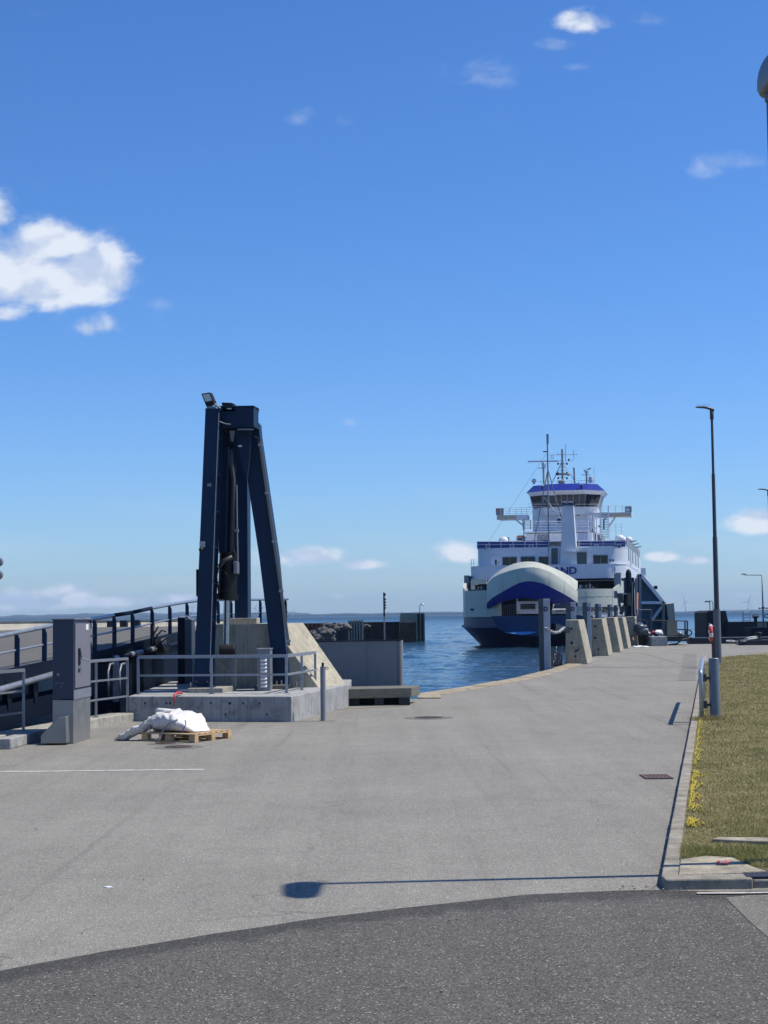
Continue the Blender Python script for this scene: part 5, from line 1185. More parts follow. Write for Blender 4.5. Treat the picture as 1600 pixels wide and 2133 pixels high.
# lamp with long arm
D = 150; q = at(1590.5, 1310, D); zt_ = at(1588, 1198, D).z
t = thing('arm_lamp', 'slim grey lamp with a long horizontal arm over the jetty', 'street lamp', (q.x, D, 0))
s = MB(); s.tube([(q.x, D, -.5), (q.x, D, zt_)], [.1, .06], 8); s.build('pole', lampgr, t, smooth=True)
s = MB(); s.tube([(q.x, D, zt_), (q.x - 1.5, D, zt_ + .03)], .045, 6); s.build('arm', lampgr, t)
s = MB(); s.tube([(q.x - 1.5, D, zt_ + .02), (q.x - 1.7, D, zt_ + .12), (q.x - 2.05, D, zt_ + .12)], [.06, .09, .03], 6); s.build('lamp_head', lampgr, t)
z_ = at(1590, 1267, D).z; s = MB(); s.cyl((q.x - .38, D - .1, z_), (q.x + .38, D - .1, z_), .04, n=6); s.ico((q.x, D - .1, z_ + .05), .2, .12, .13, 1); s.ico((q.x - .38, D - .1, z_), .08, .08, .1, 1); s.ico((q.x + .38, D - .1, z_), .08, .08, .1, 1); s.build('camera_bracket', lampdk, t)

# ================================================================== MIDDLE DISTANCE PIERS (left of ferry)
DP = 217
t = thing('sheet_pile_pier', 'long rusty sheet-pile pier in the water left of the ferry', 'pier', at(800, 1330, DP))
xa, xb = at(757, 1300, DP).x, at(848, 1300, DP).x; zp = at(800, 1297, DP).z
s = MB(); s.box((xa, DP, -4), (xb, DP + 5, zp)); s.build('wall', rust, t)
x_ = xa; k = 0
while x_ < xb - .5:
    s = MB(); s.box((x_, DP - .35, -4), (x_ + .45, DP - .005, zp - .02)); s.build('sheet_rib', rust if k % 2 else tarred, t); x_ += .98; k += 1
s = MB(); s.box((xa, DP - .4, zp), (xb, DP + 5, zp + .1)); s.build('cap', tarred, t)
t = thing('pier_head', 'taller rusty sheet-pile pier head with a small lamp on top', 'pier', at(860, 1330, DP - 4))
xa, xb = at(834.5, 1300, DP - 4).x, at(883.5, 1300, DP - 4).x; zq = at(860, 1277, DP - 4).z
s = MB(); s.prism([(xa, DP - 4, -4), (xb, DP - 4, -4), (xb, DP - 4, zq + .05), (xa + .05, DP - 4, zq), (xa - .15, DP - 4, zq - 1.6)], (0, 6, 0)); s.build('core', palepile, t)
s = MB(); xm = at(866, 1300, DP - 4).x; s.box((xa - .1, DP - 4.3, -4), (xm, DP - 4.01, zp)); s.build('lower_wall', rust, t)
for i in range(7): x_ = xm + i * (xb - xm) / 7; s = MB(); s.box((x_ + .04, DP - 4.6, -4), (x_ + .26, DP - 4.0, zq - .15 - (1.0 if i < 0 else 0))); s.build('sheet_rib', [palepile, rust, tarred][i % 3], t)
t = thing('dock_lamp', 'white curved lamp on top of the pier head left of the ferry', 'lamp', at(874, 1276, DP))
q = at(874.5, 1276, DP); zt_ = at(874, 1262, DP).z; s = MB(); s.tube([(q.x, DP, zq), (q.x, DP, zt_), (q.x + .12, DP, zt_ + .25), (q.x + .35, DP, zt_ + .3)], .06, 6); s.build('pole', galv, t)
s = MB(); s.ico((q.x + .45, DP, zt_ + .15), .24, .2, .16, 2); s.build('lamp_head', whitep, t, smooth=True)
q = at(801, 1330, DP - 2); zt_ = at(801, 1234, DP - 2).z
t = thing('signal_mast', 'thin dark mast with stacked signal lights on the pier', 'mast', (q.x, DP - 2, WZ))
s = MB(); s.cyl((q.x, DP - 2, -3), (q.x, DP - 2, at(801, 1284, DP).z), .1, n=8); s.build('lower_pole', galv, t)
s = MB(); s.cyl((q.x, DP - 2, at(801, 1284, DP).z), (q.x, DP - 2, zt_), .12, n=8); s.build('upper_pole', black, t)
for i in range(5): z_ = zt_ - .3 - i * .4 - (.25 if i else 0); s = MB(); s.box((q.x + .05, DP - 2.15, z_ - .12), (q.x + .28, DP - 1.9, z_ + .1)); s.build('signal_light', black, t)
t = thing('pile_cluster', 'cluster of pale mooring piles in front of the rusty pier', 'pile cluster', at(740, 1330, 205))
for i in range(6):
    q = at(727 + i * 5.6, 1300, 205); s = MB(); s.box((q.x - .13, 205, -4), (q.x + .09, 205.4, at(740, 1291.5 - .3 * i, 205).z)); s.build('pile', palepile, t, bevel=.02)
s = MB(); q = at(725, 1300, 205.5); q2 = at(757, 1300, 205.5); s.box((q.x, 205.41, -4), (q2.x, 206, at(740, 1294, 205).z)); s.build('backing', tarred, t)
t = thing('rusty_wall', 'short reddish rusty sheet wall just right of the tower', 'wall', at(655, 1315, 150))
q = at(628, 1298.5, 150); q2 = at(672.5, 1298.5, 150); s = MB(); s.box((q.x, 150, -3), (q2.x, 151, q.z)); s.build('wall', mat('red_rust', (0.10, 0.04, 0.035), 0.9, 0, 0.4, 1.5, streak=0.6, grime=(0.2, 0.13, 0.1)), t)
for i in range(5): x_ = q.x + .1 + i * .42; s = MB(); s.box((x_, 149.8, -3), (x_ + .18, 149.99, q.z)); s.build('sheet_rib', mat('red_rust_lit_rib', (0.18, 0.075, 0.05), 0.9, 0, 0.4, 1.5), t)  # rib rust lighter than the wall, sun on the ribs painted in
t = thing('dark_pier', 'low dark timber pier wall between rusty wall and pale piles', 'pier', at(700, 1330, 190))
q = at(672, 1312.5, 190); q2 = at(726, 1309, 190); s = MB(); s.box((q.x, 190, -3), (q2.x, 192, q.z)); s.box((q2.x - .8, 189.7, -3), (q2.x, 190, q.z + .15)); s.build('wall', tarred, t)
# boulders
def rocks(name, label, regs, n, D0, D1, r0, r1, seed):
    random.seed(seed); k = 0
    proto = None
    for i in range(n):
        px = random.uniform(regs[0], regs[1]); D = random.uniform(D0, D1); py = random.uniform(regs[2], regs[3]); q = at(px, py, D); r = random.uniform(r0, r1)
        s = MB(); s.ico((0, 0, 0), r * random.uniform(.9, 1.4), r, r * .75, 2, .6, seed * 50 + i, 1.3)
        o = s.build('boulder', rockm); o.location = q; o.rotation_euler = (0, 0, random.random() * 6)
        tag(o, label, 'boulder', name)
rocks('grey boulders of the breakwater heap', 'grey boulder in the near heap right of the navy tower legs', (650, 690, 1317, 1333), 20, 136, 142, .35, .62, 3)
rocks('distant boulders beyond the dark pier', 'pale boulder in the far heap above the low dark pier', (674, 724, 1303.5, 1309), 24, 198, 203, .4, .7, 4)
rocks('boulders beside the pier wall', 'pale boulder peeping over the pier right of the pale piles', (757, 768, 1305, 1307), 5, 216, 216.5, .3, .5, 5)
q0 = at(640, 1330, 138); s = MB(); s.slab([(q0.x, 137), (at(684, 1330, 140).x, 137), (at(688, 1330, 143).x, 143), (q0.x, 143)], -3, -.6)
tag(s.build('breakwater_core', rockm), kind='structure')
s = MB(); s.slab([(at(668, 1310, 200).x, 198), (at(726, 1310, 200).x, 198), (at(726, 1310, 200).x, 203), (at(668, 1310, 200).x, 203)], -3, .15)
tag(s.build('breakwater_mound', rockm), kind='structure')

# ================================================================== FAR SHORE, TURBINES
def shore(name, D, x0_, x1_, hf, seed, label=None):
    s = MB(); xs = np.linspace(x0_, x1_, 420); topf = []; 
    for x_ in xs: topf.append(max(.5, hf * (.55 + .6 * noise.noise(Vector((x_ / 900, seed, 0))) + .22 * noise.noise(Vector((x_ / 120, seed, 3))) + .12 * abs(noise.noise(Vector((x_ / 30, seed, 7)))))))
    s.grid([[(x_, D, WZ - 1) for x_ in xs], [(x_, D, WZ + h * .6) for x_, h in zip(xs, topf)], [(x_, D + 60, WZ + h) for x_, h in zip(xs, topf)], [(x_, D + 700, WZ - 1) for x_ in xs]])
    tag(s.build(name, landm), kind='structure')
shore('far_shore', 7600, -2600, 2600, 17, 1.3)
shore('far_hills', 9500, -3400, 300, 46, 4.4)
def turbine(px, pyh, pyb, D, ang, label, R_=34):
    q = at(px, pyh, D); t = thing('wind_turbine', label, 'wind turbine', (q.x, D, WZ), 'wind turbines on the far shore')
    s = MB(); s.cyl((q.x, D, WZ), (q.x, D, q.z), 1.9, 1.2, 8); s.build('tower', turbm, t, smooth=True)
    s = MB(); s.box((q.x - 1.8, D - 4, q.z - 1.8), (q.x + 1.8, D + 5, q.z + 1.8)); s.build('nacelle', turbm, t)
    for k in range(3):
        w = ang + k * 2 * math.pi / 3; s = MB(); s.tube([(q.x, D - 5, q.z), (q.x + math.cos(w) * R_ * .25, D - 5, q.z + math.sin(w) * R_ * .25), (q.x + math.cos(w) * R_, D - 5, q.z + math.sin(w) * R_)], [1.1, 1.5, .35], 6); s.build('blade', turbm, t)
turbine(1427.5, 1253, 1274, 7300, 2.0, 'wind turbine on the far shore between gantry and dolphin', 42)
turbine(1558, 1253.5, 1273, 7300, 1.15, 'wind turbine on the far shore near the right edge', 42)
turbine(401, 1265, 1280, 7500, .5, 'wind turbine seen between the ramp posts left of the tower', 26)
turbine(532, 1267, 1280, 7500, 1.2, 'wind turbine just right of the rear tower column', 26)
turbine(547.5, 1265, 1280, 7500, .2, 'wind turbine left of the slanting tower leg', 26)
turbine(609, 1274, 1280, 7500, .9, 'small wind turbine right of the slanting tower leg', 24)

# ================================================================== THE FERRY
PSI = R(11.5); cS, sS = math.cos(PSI), math.sin(PSI); SX0 = ray(1118, 1340)[0] * 171
ship = thing('ferry', 'white and blue car ferry with its bow visor raised, arriving head on at the quay', 'ferry', (SX0, 171, WZ), rz=-PSI)
def sp(px, py, Y):      # photo point on the plane Y metres aft of the stem -> ship coordinates
    kx, kz = ray(px, py)
    X = (kx * (171 + Y * cS) - SX0 - Y * sS) / (cS + kx * sS)
    D = 171 + Y * cS - X * sS
    return Vector((X, Y, CH + kz * D - WZ))
def SB(s, px0, py0, px1, py1, Y, th):
    a = sp(px0, py0, Y); c = sp(px1, py1, Y); x0, x1 = sorted((a.x, c.x)); z0, z1 = sorted((a.z, c.z)); return s.box((x0, Y, z0), (x1, Y + th, z1))
def sb(name, px0, py0, px1, py1, Y, th, m, par=None, bev=0.0):
    s = MB(); SB(s, px0, py0, px1, py1, Y, th); return s.build(name, m, par or ship, local=True, bevel=bev)
def st(name, pts, r, m, par=None, n=6):
    s = MB(); s.tube([sp(*p) for p in pts], r, n); return s.build(name, m, par or ship, local=True)
def hb(y, y0, full, L, e=2.7):
    L = L * .72
    t_ = min(1, max(0, (y - y0) / L)); return full * (1 - (1 - t_) ** e) ** (1 / e)
# hull below the car deck, lofted
Ys = [0] + [0.12, .4, .9, 1.6, 2.6, 4, 6, 8, 10, 13, 20, 40, 70, 88]
def hullrow(y0, full, L, z, e=2.5, yy=None):
    rowl = []
    for t_ in Ys:
        y = y0 + t_ * (88 - y0) / 88 if t_ > 13 else y0 + t_
        rowl.append((hb(y, y0, full, L, e), y, z))
    return [(-x_, y, z_) for x_, y, z_ in rowl[::-1]] + rowl[1:]
s = MB(); s.grid([hullrow(5.5, 7.2, 14, -1.5), hullrow(4.2, 7.9, 13, 0.0), hullrow(0.0, 9.26, 12, 2.15), ]); lower = s.build('lower_hull', shipd, ship, smooth=True, auto=True, local=True)
s = MB(); s.grid([hullrow(-.15, 9.42, 12, 2.15), hullrow(-.15, 9.42, 12, 2.45)]); s.grid([hullrow(-.15, 9.42, 12, 2.45), hullrow(.2, 9.0, 12, 2.46)]); s.grid([hullrow(-.15, 9.42, 12, 2.15), hullrow(.3, 9.0, 12, 2.14)]); s.build('rubbing_strake', shiph, ship, local=True, smooth=True, auto=True)
s = MB(); s.grid([hullrow(0.05, 9.22, 12, 2.45), hullrow(0.05, 9.22, 12, 3.35)]); s.build('middle_hull', shiph, ship, smooth=True, auto=True, local=True)
s = MB(); s.grid([hullrow(0.0, 9.17, 12, 3.3), [(0, p[1], 3.3) for p in hullrow(0, 9.17, 12, 3.3)]]); s.build('car_deck', shipgm, ship, local=True)
# tongue of the bow below the door, ledge with its highlight put into the light blue colour
s = MB(); rows = []
for zf, hw, y in ((1.15, 4.2, -.1), (3.45, 5.0, -.35)):
    rows.append([(hw * math.sin(w), y - .25 * math.cos(w) ** 2, zf + (0 if zf > 2 else .8 * abs(math.sin(w)) ** 2)) for w in [(-math.pi / 2 + math.pi * k / 16) for k in range(17)]])
s.grid(rows); s.build('bow_door', mat('bow_door_blue', (0.005, 0.040, 0.13), 0.4, 0, 0.2, 0.6), ship, smooth=True, local=True)
s = MB(); a = [sp(1050, 1317, -.7), sp(1062, 1319, -.9), sp(1085, 1322.5, -1.1), sp(1104, 1321, -1.1), sp(1121, 1316.2, -.8), sp(1100, 1315.6, -.8)]; s.prism(a, (0, .6, 0)); s.build('ledge_highlight', shipl, ship, local=True)
# upper hull shoulders
def shoulder(sign):
    ys = [.42, .7, 1.1, 1.6, 2.2, 3, 4, 5.2, 6.5, 8, 10, 14]
    bot = [(sign * hb(y, 0, 9.22, 12), y, 3.35) for y in ys]
    def topz(y): return 6.35 if y < 4.2 else 6.35 + min(1, (y - 4.2) / 2.2) * .95
    mid = [(sign * hb(y, 0, 9.22, 12), y, 5.0) for y in ys]
    top = [(sign * hb(y, 0, 9.22, 12), y, topz(y)) for y in ys]
    inn = [(sign * (hb(y, 0, 9.22, 12) - .35), y + .3, topz(y)) for y in ys]
    inb = [(sign * (hb(y, 0, 9.22, 12) - .35), y + .3, 3.35) for y in ys]
    s = MB(); s.grid([bot, mid, top, inn, inb]); return s.build('bow_shoulder', shipg, ship, smooth=True, auto=True, local=True)
shoulder(-1); shr = shoulder(1)
for sg in (-1, 1):
    s = MB(); s.grid([[(sg * 9.22, y, 3.35) for y in (14, 40, 70, 88)], [(sg * 9.22, y, 7.3) for y in (14, 40, 70, 88)], [(sg * 8.9, y, 7.3) for y in (14, 40, 70, 88)]]); s.build('hull_side', shipg, ship, local=True)
s = MB(); s.add([(-9.2, 88, -1), (9.2, 88, -1), (9.2, 88, 11), (-9.2, 88, 11)], [(0, 1, 2, 3)]); s.build('stern', shipw, ship, local=True)
for sg in (-1, 1):
    for z_ in (4.35, 5.5):
        s = MB(); s.tube([(sg * (hb(y, 0, 9.22, 12) + .012), y - .012, z_) for y in (.5, .8, 1.2, 1.8, 2.6, 3.6, 5, 7, 9, 14)], .014, 4); s.build('plate_seam', shipgm, ship, local=True)
    for y in (.9, 3.4):
        x_ = sg * (hb(y, 0, 9.22, 12) + .01); s = MB(); s.cyl((x_, y - .02, 3.4), (x_, y - .02, 6.3), .014, n=4); s.build('plate_seam', shipgm, ship, local=True)
    s = MB(); x_ = sg * (hb(2.2, 0, 9.22, 12) + .03); s.box((x_ - .25, 2.1, 4.1), (x_ + .25, 2.3, 4.3)); s.build('mooring_port', black, ship, local=True)
# openings behind the shoulders: mezzanine deck interior
s = MB(); s.box((-8.6, 15, 3.4), (8.6, 15.2, 8.4)); s.build('inner_bulkhead', mat('inner_dark', (0.035, 0.04, 0.05), 0.7), ship, local=True)
s = MB(); s.box((-8.6, 8.2, 7.35), (8.6, 15, 7.45)); s.build('ceiling', shipgm, ship, local=True)
for sg in (-1, 1): s = MB(); s.box((sg * 5.5 - .1, 5.5, 3.35), (sg * 5.5 + .1, 15, 7.0)); s.build('deck_wall', mat('inner_wall', (0.10, 0.11, 0.13), 0.7), ship, local=True)
for i in range(10):
    px = 1040 + i * 4.2; sb('wall_rib', px, 1290, px + 1.5, 1262 - i * .7, 9, .3, shipgm)
sb('bright_gap', 1034.5, 1280, 1037.5, 1269, 8.5, .1, shipw)
for i in range(9):
    px = 1207 + i * 4.4; sb('deck_fitting', px, 1225, px + random.uniform(1.2, 3.2), 1225 - random.uniform(2, 7), 7, .3, [shipw, shipgm, glass][i % 3])
for px in (995, 1001, 1006): sb('deck_fitting', px, 1228, px + 3, 1223 - (px % 3), 7.4, .3, [shipw, shiph, shipgm][int(px) % 3])
sb('opening_surround', 981, 1217, 1013, 1206, 6.5, .3, shipg); sb('opening_surround', 981, 1228, 989, 1217.2, 6.5, .3, shipg)
# lower white band and upper house
def rrect(x0, x1, y0, y1, r, n=8):
    pts = []
    for cx, cy, a0 in ((x0 + r, y0 + r, math.pi), (x1 - r, y0 + r, 1.5 * math.pi)):
        for k in range(n + 1): w = a0 + (math.pi / 2) * k / n; pts.append((cx + r * math.cos(w), cy + r * math.sin(w)))
    return pts + [(x1, y1), (x0, y1)]
zb0, zb1 = sp(1144, 1206, 7.5).z, sp(1144, 1177, 7.5).z
BX0, BX1 = sp(980, 1200, 10).x, sp(1308.5, 1200, 11).x; HX0, HX1 = sp(993, 1160, 9.5).x, sp(1308.5, 1160, 11).x - .05
s = MB(); s.slab(rrect(BX0, BX1, 7.5, 84, 3.2), zb0, zb1); s.build('deck_band', shipw, ship, smooth=True, auto=True, local=True)
zh1 = sp(1144, 1140, 9).z
s = MB(); s.slab(rrect(HX0, HX1, 8.2, 52, 2.6), zb1, zh1); house = s.build('passenger_house', shipw, ship, smooth=True, auto=True, local=True)
s = MB(); s.slab(rrect(BX0 - .03, BX1 + .03, 7.46, 84, 3.2), zb1 - .03, zb1 + .05); s.build('deck_lip', shipw, ship, local=True)
# bow name, partly hidden by the visor
M = Matrix.Translation(sp(1135.5, 1190, 7.44)) @ Matrix.Rotation(R(90), 4, 'X')
text_mesh('name_lettering', 'LANGELAND', 1.12, shipb, ship, M, .02, .03, sx=1.12)
M = Matrix.Translation(sp(1262, 1272, 1.0).lerp(sp(1262, 1272, 1.0), 1)) 
xx = 6.3; 
def onshoulder(px, py):
    for k in range(500):
        y = .3 + k * .02; q = sp(px, py, y)
        if hb(y, 0, 9.22, 12) >= q.x: return q
    return q
q = onshoulder(1252, 1270); M = Matrix.Translation(q + Vector((.05, -.12, 0))) @ Matrix.Rotation(math.atan2(onshoulder(1272, 1270).y - onshoulder(1236, 1270).y, onshoulder(1272, 1270).x - onshoulder(1236, 1270).x), 4, 'Z') @ Matrix.Rotation(R(90), 4, 'X')
text_mesh('side_lettering', 'LANGELAND', .72, darkp, ship, M, .04, .02, sx=1.15)
q2 = q.copy(); q2.z = sp(1252, 1283.5, q.y).z; M2 = M.copy(); M2.translation = q2 + Vector((.05, -.12, 0))
text_mesh('port_lettering', 'SPODSBJERG', .42, shipw, ship, M2, .04, .01, sx=1.1)
# windows of the house front
YH = 8.16
def window(px0, py0, px1, py1, Y=YH, mull=True, m=glass):
    f = sb('window', px0 - .6, py0 - .6, px1 + .6, py1 + .6, Y - .02, .06, shipgm)
    sb('pane', px0, py0, px1 - (px1 - px0) / 2 - .4 if mull else px1, py1, Y - .05, .04, m, f)
    if mull: sb('pane', px0 + (px1 - px0) / 2 + .4, py0, px1, py1, Y - .05, .04, m, f)
for a_ in ((1047, 1161, 1076.5, 1178), (1085, 1160, 1114.5, 1178), (1122.5, 1160, 1145, 1178)): window(*a_)
window(1236, 1157, 1266, 1174); window(1202.5, 1151, 1222, 1174.5, mull=False, m=mat('green_glass', (0.02, 0.06, 0.07), 0.15))
d = sb('door', 1023, 1158, 1041, 1178, YH - .03, .06, shipw); sb('porthole', 1031, 1166, 1035, 1176.5, YH - .06, .05, glass, d); sb('door_knob', 1037, 1170, 1039, 1173, YH - .06, .05, glass, d)
sb('small_vent', 1269, 1165, 1273, 1169, YH - .05, .06, glass); sb('small_vent', 1275, 1165, 1279, 1169, YH - .05, .06, glass)
# side windows (port side, sunlit)
for y0_, y1_, z0_, z1_, m_ in ((12, 15.5, .6, 2.3, glassg), (18.2, 19.8, .1, 2.3, glass), (23, 27, .6, 2.3, glassg), (32, 36, .6, 2.3, glassg), (41, 45, .6, 2.3, glassg)):
    s = MB(); s.box((HX1 - .01, y0_, zb1 + z0_), (HX1 + .04, y1_, zb1 + z1_)); s.build('side_window', m_, ship, local=True)
# stairs recess
sb('stair_recess', 1148, 1142, 1163, 1176, YH - .02, .05, mat('recess', (0.12, 0.13, 0.15), 0.7))
for i in range(9): sb('step', 1149, 1175 - i * 3.6, 1162, 1174 - i * 3.6, YH - .12, .12, shipgm)
for px in (1147.5, 1163): st('stair_rail', [(px, 1176, YH - .2), (px, 1142, YH - .2)], .05, shipw)
# blue rail panels round the top deck
def zpx(py, Y): return sp(1144, py, Y).z
YD = 8.5
sb('rail_panel', 994, 1128.5, 1143, 1141, YD, .05, shipb); sb('rail_panel', 1208, 1127, 1303, 1139, YD, .05, shipb)
s = MB(); za, zb_ = zh1 + .05, zh1 + .95; s.box((HX1 - .13, 10.5, za), (HX1 - .07, 52, zb_)); s.build('side_rail_panel', shipgm, ship, local=True)
s = MB(); s.box((HX0 + .05, 10.5, za), (HX0 + .11, 52, zb_)); s.build('side_rail_panel', shipb, ship, local=True)
for px0, px1 in ((994, 1143), (1206, 1306)):
    o_ = 1 if px0 > 1100 else 0
    for py in (1128 - o_, 1134 - o_, 1142.5 - o_): st('deck_rail', [(px0, py, YD - .08), (px1, py, YD - .08)], .035, shipw)
    n_ = 7 if px0 < 1100 else 5
    for i in range(n_): px = px0 + (px1 - px0) * i / (n_ - 1); st('deck_rail_post', [(px, 1128 - o_, YD - .08), (px, 1143, YD - .08)], .035, shipw)
for px in (1012, 1062, 1102, 1238, 1285): 
    sb('bench', px, 1141, px + 9, 1134, YD - .18, .06, shipw); sb('bench_gap', px + 1.5, 1140, px + 7.5, 1135.5, YD - .2, .02, shiph)
for i in range(9):
    s = MB(); y = 11 + i * 4; s.cyl((HX1 - .05, y, za), (HX1 - .05, y, zb_ + .15), .04, n=6); s.build('deck_rail_post', shipw, ship, local=True)
s = MB(); s.cyl((HX1 - .05, 10.5, zb_ + .12), (HX1 - .05, 52, zb_ + .12), .04, n=6); s.build('deck_rail', shipw, ship, local=True)
for y in (20, 28, 37): s = MB(); s.beam((HX1 - .05, y, zb_), (HX1 + .7, y, zb_ + .1), .1, .12); s.build('deck_lamp', shipgm, ship, local=True)
# domes, raft, lifeboat on deck
def dome(px, py, Y, rx, rz_, m=shipw, nm='liferaft_capsule'):
    q = sp(px, py, Y); s = MB(); s.ico(q, rx, rx * .8, rz_, 2); s.build(nm, m, ship, smooth=True, local=True)
dome(1049, 1127, 14, .62, .55); dome(1291, 1123, 14, .6, .55); dome(1297, 1127, 18, .55, .6); dome(1310, 1126, 24, .5, .5); sb('locker', 1057, 1128, 1060.5, 1119, 14, .4, shipgm)
q = sb('lifeboat', 1075, 1127, 1089, 1117, 16, 3, shipw, None, .1); sb('boat_roof', 1077, 1119.5, 1090, 1115, 15.9, 3, orange, q, .15); sb('boat_window', 1078, 1125, 1088, 1121, 15.85, .1, glass, q)
# second tier
YT = 15
sb('tier_house', 1095, 1129, 1233, 1109, YT, 22, shipw); 
s = MB(); a = sp(1091, 1110, YT - .6); c = sp(1225, 1104.5, YT - .6); s.box((a.x, YT - .6, a.z), (c.x, YT + 22, c.z)); s.build('tier_roof', shipw, ship, local=True)
sb('tier_panel', 1119, 1127, 1142, 1113, YT - .04, .05, shipgm); sb('tier_panel', 1204, 1126, 1224, 1109, YT - .04, .05, mat('blue_shade_panel', (0.30, 0.36, 0.5), 0.5))
for py in (1085.5, 1091, 1097, 1102.5):
    st('tier_rail', [(1094, py, YT - .5), (1226, py, YT - .5)], .025, shipw); st('tier_rail', [(1226, py, YT - .5), (1237, py + 3, YT + 12)], .025, shipw)
for px in (1094, 1110, 1126, 1142, 1158, 1200, 1213, 1226): st('tier_rail_post', [(px, 1085.5, YT - .5), (px, 1104, YT - .5)], .03, shipw)
s = MB(); a = sp(1231, 1129, YT + 4); c = sp(1252, 1112, YT + 4); s.box((a.x, YT + 4, a.z), (c.x, YT + 12, c.z)); s.build('vent_house', shipgm, ship, local=True)
for px in (1226, 1231, 1237, 1243): st('vent_pipe', [(px, 1127, YT + 1), (px, 1072 + (px % 5), YT + 1)], .09, shipw)
for i in range(10): sb('deck_equipment', 1228 + (i % 4) * 6, 1126 - i * 4, 1232 + (i % 4) * 6, 1122 - i * 4, YT + 2, .5, [shipw, shipgm, glass][i % 3])
# bridge tower
YB = 19
s = MB(); a = sp(1110, 1108, YB); c = sp(1237, 1058, YB); s.box((a.x, YB, a.z), (c.x, YB + 9, c.z)); s.build('bridge_tower', shipw, ship, local=True)
for px, py in ((1166, 1071.5), (1205, 1071.5), (1165, 1085)): 
    q = sp(px, py, YB - .05); s = MB(); s.cyl((q.x, YB - .1, q.z), (q.x, YB, q.z), .17 if py < 1080 else .28, n=16); s.build('sound_signal', mat('dark_red', (0.10, 0.015, 0.03), 0.5), ship, local=True)
# wings: box girder, rails, end cabins, knees
a = sp(1040, 1083.5, YB - .6); c = sp(1316, 1072, YB - .6); e = sp(1316, 1081, YB - .6)
s = MB(); s.box((sp(1040, 1083, YB).x, YB - .6, sp(1100, 1082, YB).z), (sp(1100, 1083, YB).x, YB + 1.6, sp(1100, 1072.5, YB).z)); s.build('bridge_wing', shipw, ship, local=True)
s = MB(); s.box((sp(1236, 1083, YB).x, YB - .6, sp(1300, 1077, YB).z), (sp(1316, 1077, YB).x, YB + 1.6, sp(1300, 1067.5, YB).z)); s.build('bridge_wing', shipw, ship, local=True)
sb('wing_cabin', 1033, 1072.5, 1043, 1058.5, YB - .7, 2.2, shipgm); sb('wing_cabin', 1044, 1073, 1048.5, 1058.5, YB - .7, .1, shipgm); sb('wing_underside', 1035, 1083, 1075, 1073.5, YB - .65, .04, buff)
sb('wing_cabin', 1302, 1067, 1315.5, 1054.5, YB - .62, .6, shipgm); sb('wing_glass', 1304, 1065, 1311, 1059, YB - .66, .05, shipw); sb('wing_underside', 1270, 1077, 1315, 1068.5, YB - .65, .04, buff)
q = sp(1036, 1062, YB - .72); s = MB(); s.box((q.x - .1, q.y - .03, q.z - .15), (q.x + .12, q.y, q.z + .12)); s.build('port_lantern', redor, ship, local=True)
for py in (1058, 1062, 1066, 1070): st('wing_rail', [(1048, py, YB - .6), (1112, py - 1, YB - .6)], .022, shipw)
for py in (1052.5, 1056.5, 1061): st('wing_rail', [(1238, py, YB - .6), (1316, py, YB - .6)], .022, shipw)
for px in (1049, 1062, 1075, 1086, 1097): st('wing_rail_post', [(px, 1058, YB - .6), (px, 1073, YB - .6)], .03, shipw)
for px in (1240, 1254, 1268, 1282, 1296): st('wing_rail_post', [(px, 1052.5, YB - .6), (px, 1068, YB - .6)], .03, shipw)
for py in (1050, 1056): st('bridge_front_rail', [(1100, py, YB - 1.3), (1246, py, YB - 1.3)], .03, shipw)
st('wing_knee', [(1075, 1083, YB), (1092, 1096, YB)], .14, shipw, n=4); st('wing_knee', [(1282, 1077, YB), (1268, 1097, YB)], .14, shipw, n=4); st('wing_knee', [(1092, 1082, YB), (1091, 1127, YB)], .09, shipgm, n=4)
# stairs at both sides
for x0_, x1_, yt, yb in ((1251, 1267, 1054, 1122),):
    for px in (x0_, x1_): st('stair_stringer', [(px, yt, YB - 1), (px, yb, YB - 1.6)], .085, shipw, n=4)
    for i in range(16): py = yt + 14 + i * 3.5; st('step', [(x0_, py, YB - 1.2), (x1_, py, YB - 1.2)], .045, shipgm, n=4)
    st('vent_hose', [(1258, 1103, YB - 1.4), (1258, 1082, YB - 1.4), (1263, 1080, YB - 1.4)], .1, shiph)
for px in (1089, 1105): st('stair_stringer', [(px, 1083, YB - .8), (px + 1, 1103, YB - .8)], .07, shipgm, n=4)
for i in range(7): st('step', [(1089, 1084 + i * 2.8, YB - .8), (1105, 1084 + i * 2.8, YB - .8)], .04, shipw, n=4)
for py in (1107, 1099, 1093): st('aft_rail', [(1268, py - 2, YB + 2), (1296, py - 1, YB + 2)], .025, shipw)
for px in (1270, 1283, 1295): st('aft_rail_post', [(px, 1090, YB + 2), (px, 1124, YB + 2)], .03, shipw)
# wheelhouse: outward leaning windows
def octo(px0, px1, Y, d, ch, z):
    a = sp(px0, 1040, Y); c = sp(px1, 1040, Y); x0_, x1_ = a.x, c.x
    return [(x0_, Y + ch + d - 2 * ch, z), (x0_, Y + ch, z), (x0_ + ch, Y, z), (x1_ - ch, Y, z), (x1_, Y + ch, z), (x1_, Y + d - ch, z)]
zz = lambda py: sp(1174, py, YB - 1).z
def frus(name, lo, hi, m, par=None, cap=True):
    s = MB(); n = len(lo); s.add(lo + hi, [(i, (i + 1) % n, (i + 1) % n + n, i + n) for i in range(n)] + ([tuple(range(n - 1, -1, -1)), tuple(range(n, 2 * n))] if cap else [])); return s.build(name, m, par or ship, local=True)
frus('wheelhouse_base', octo(1112, 1240, YB - .8, 8, 1.4, zz(1072)), octo(1108, 1243, YB - 1.0, 8.4, 1.4, zz(1056.5)), shipw)
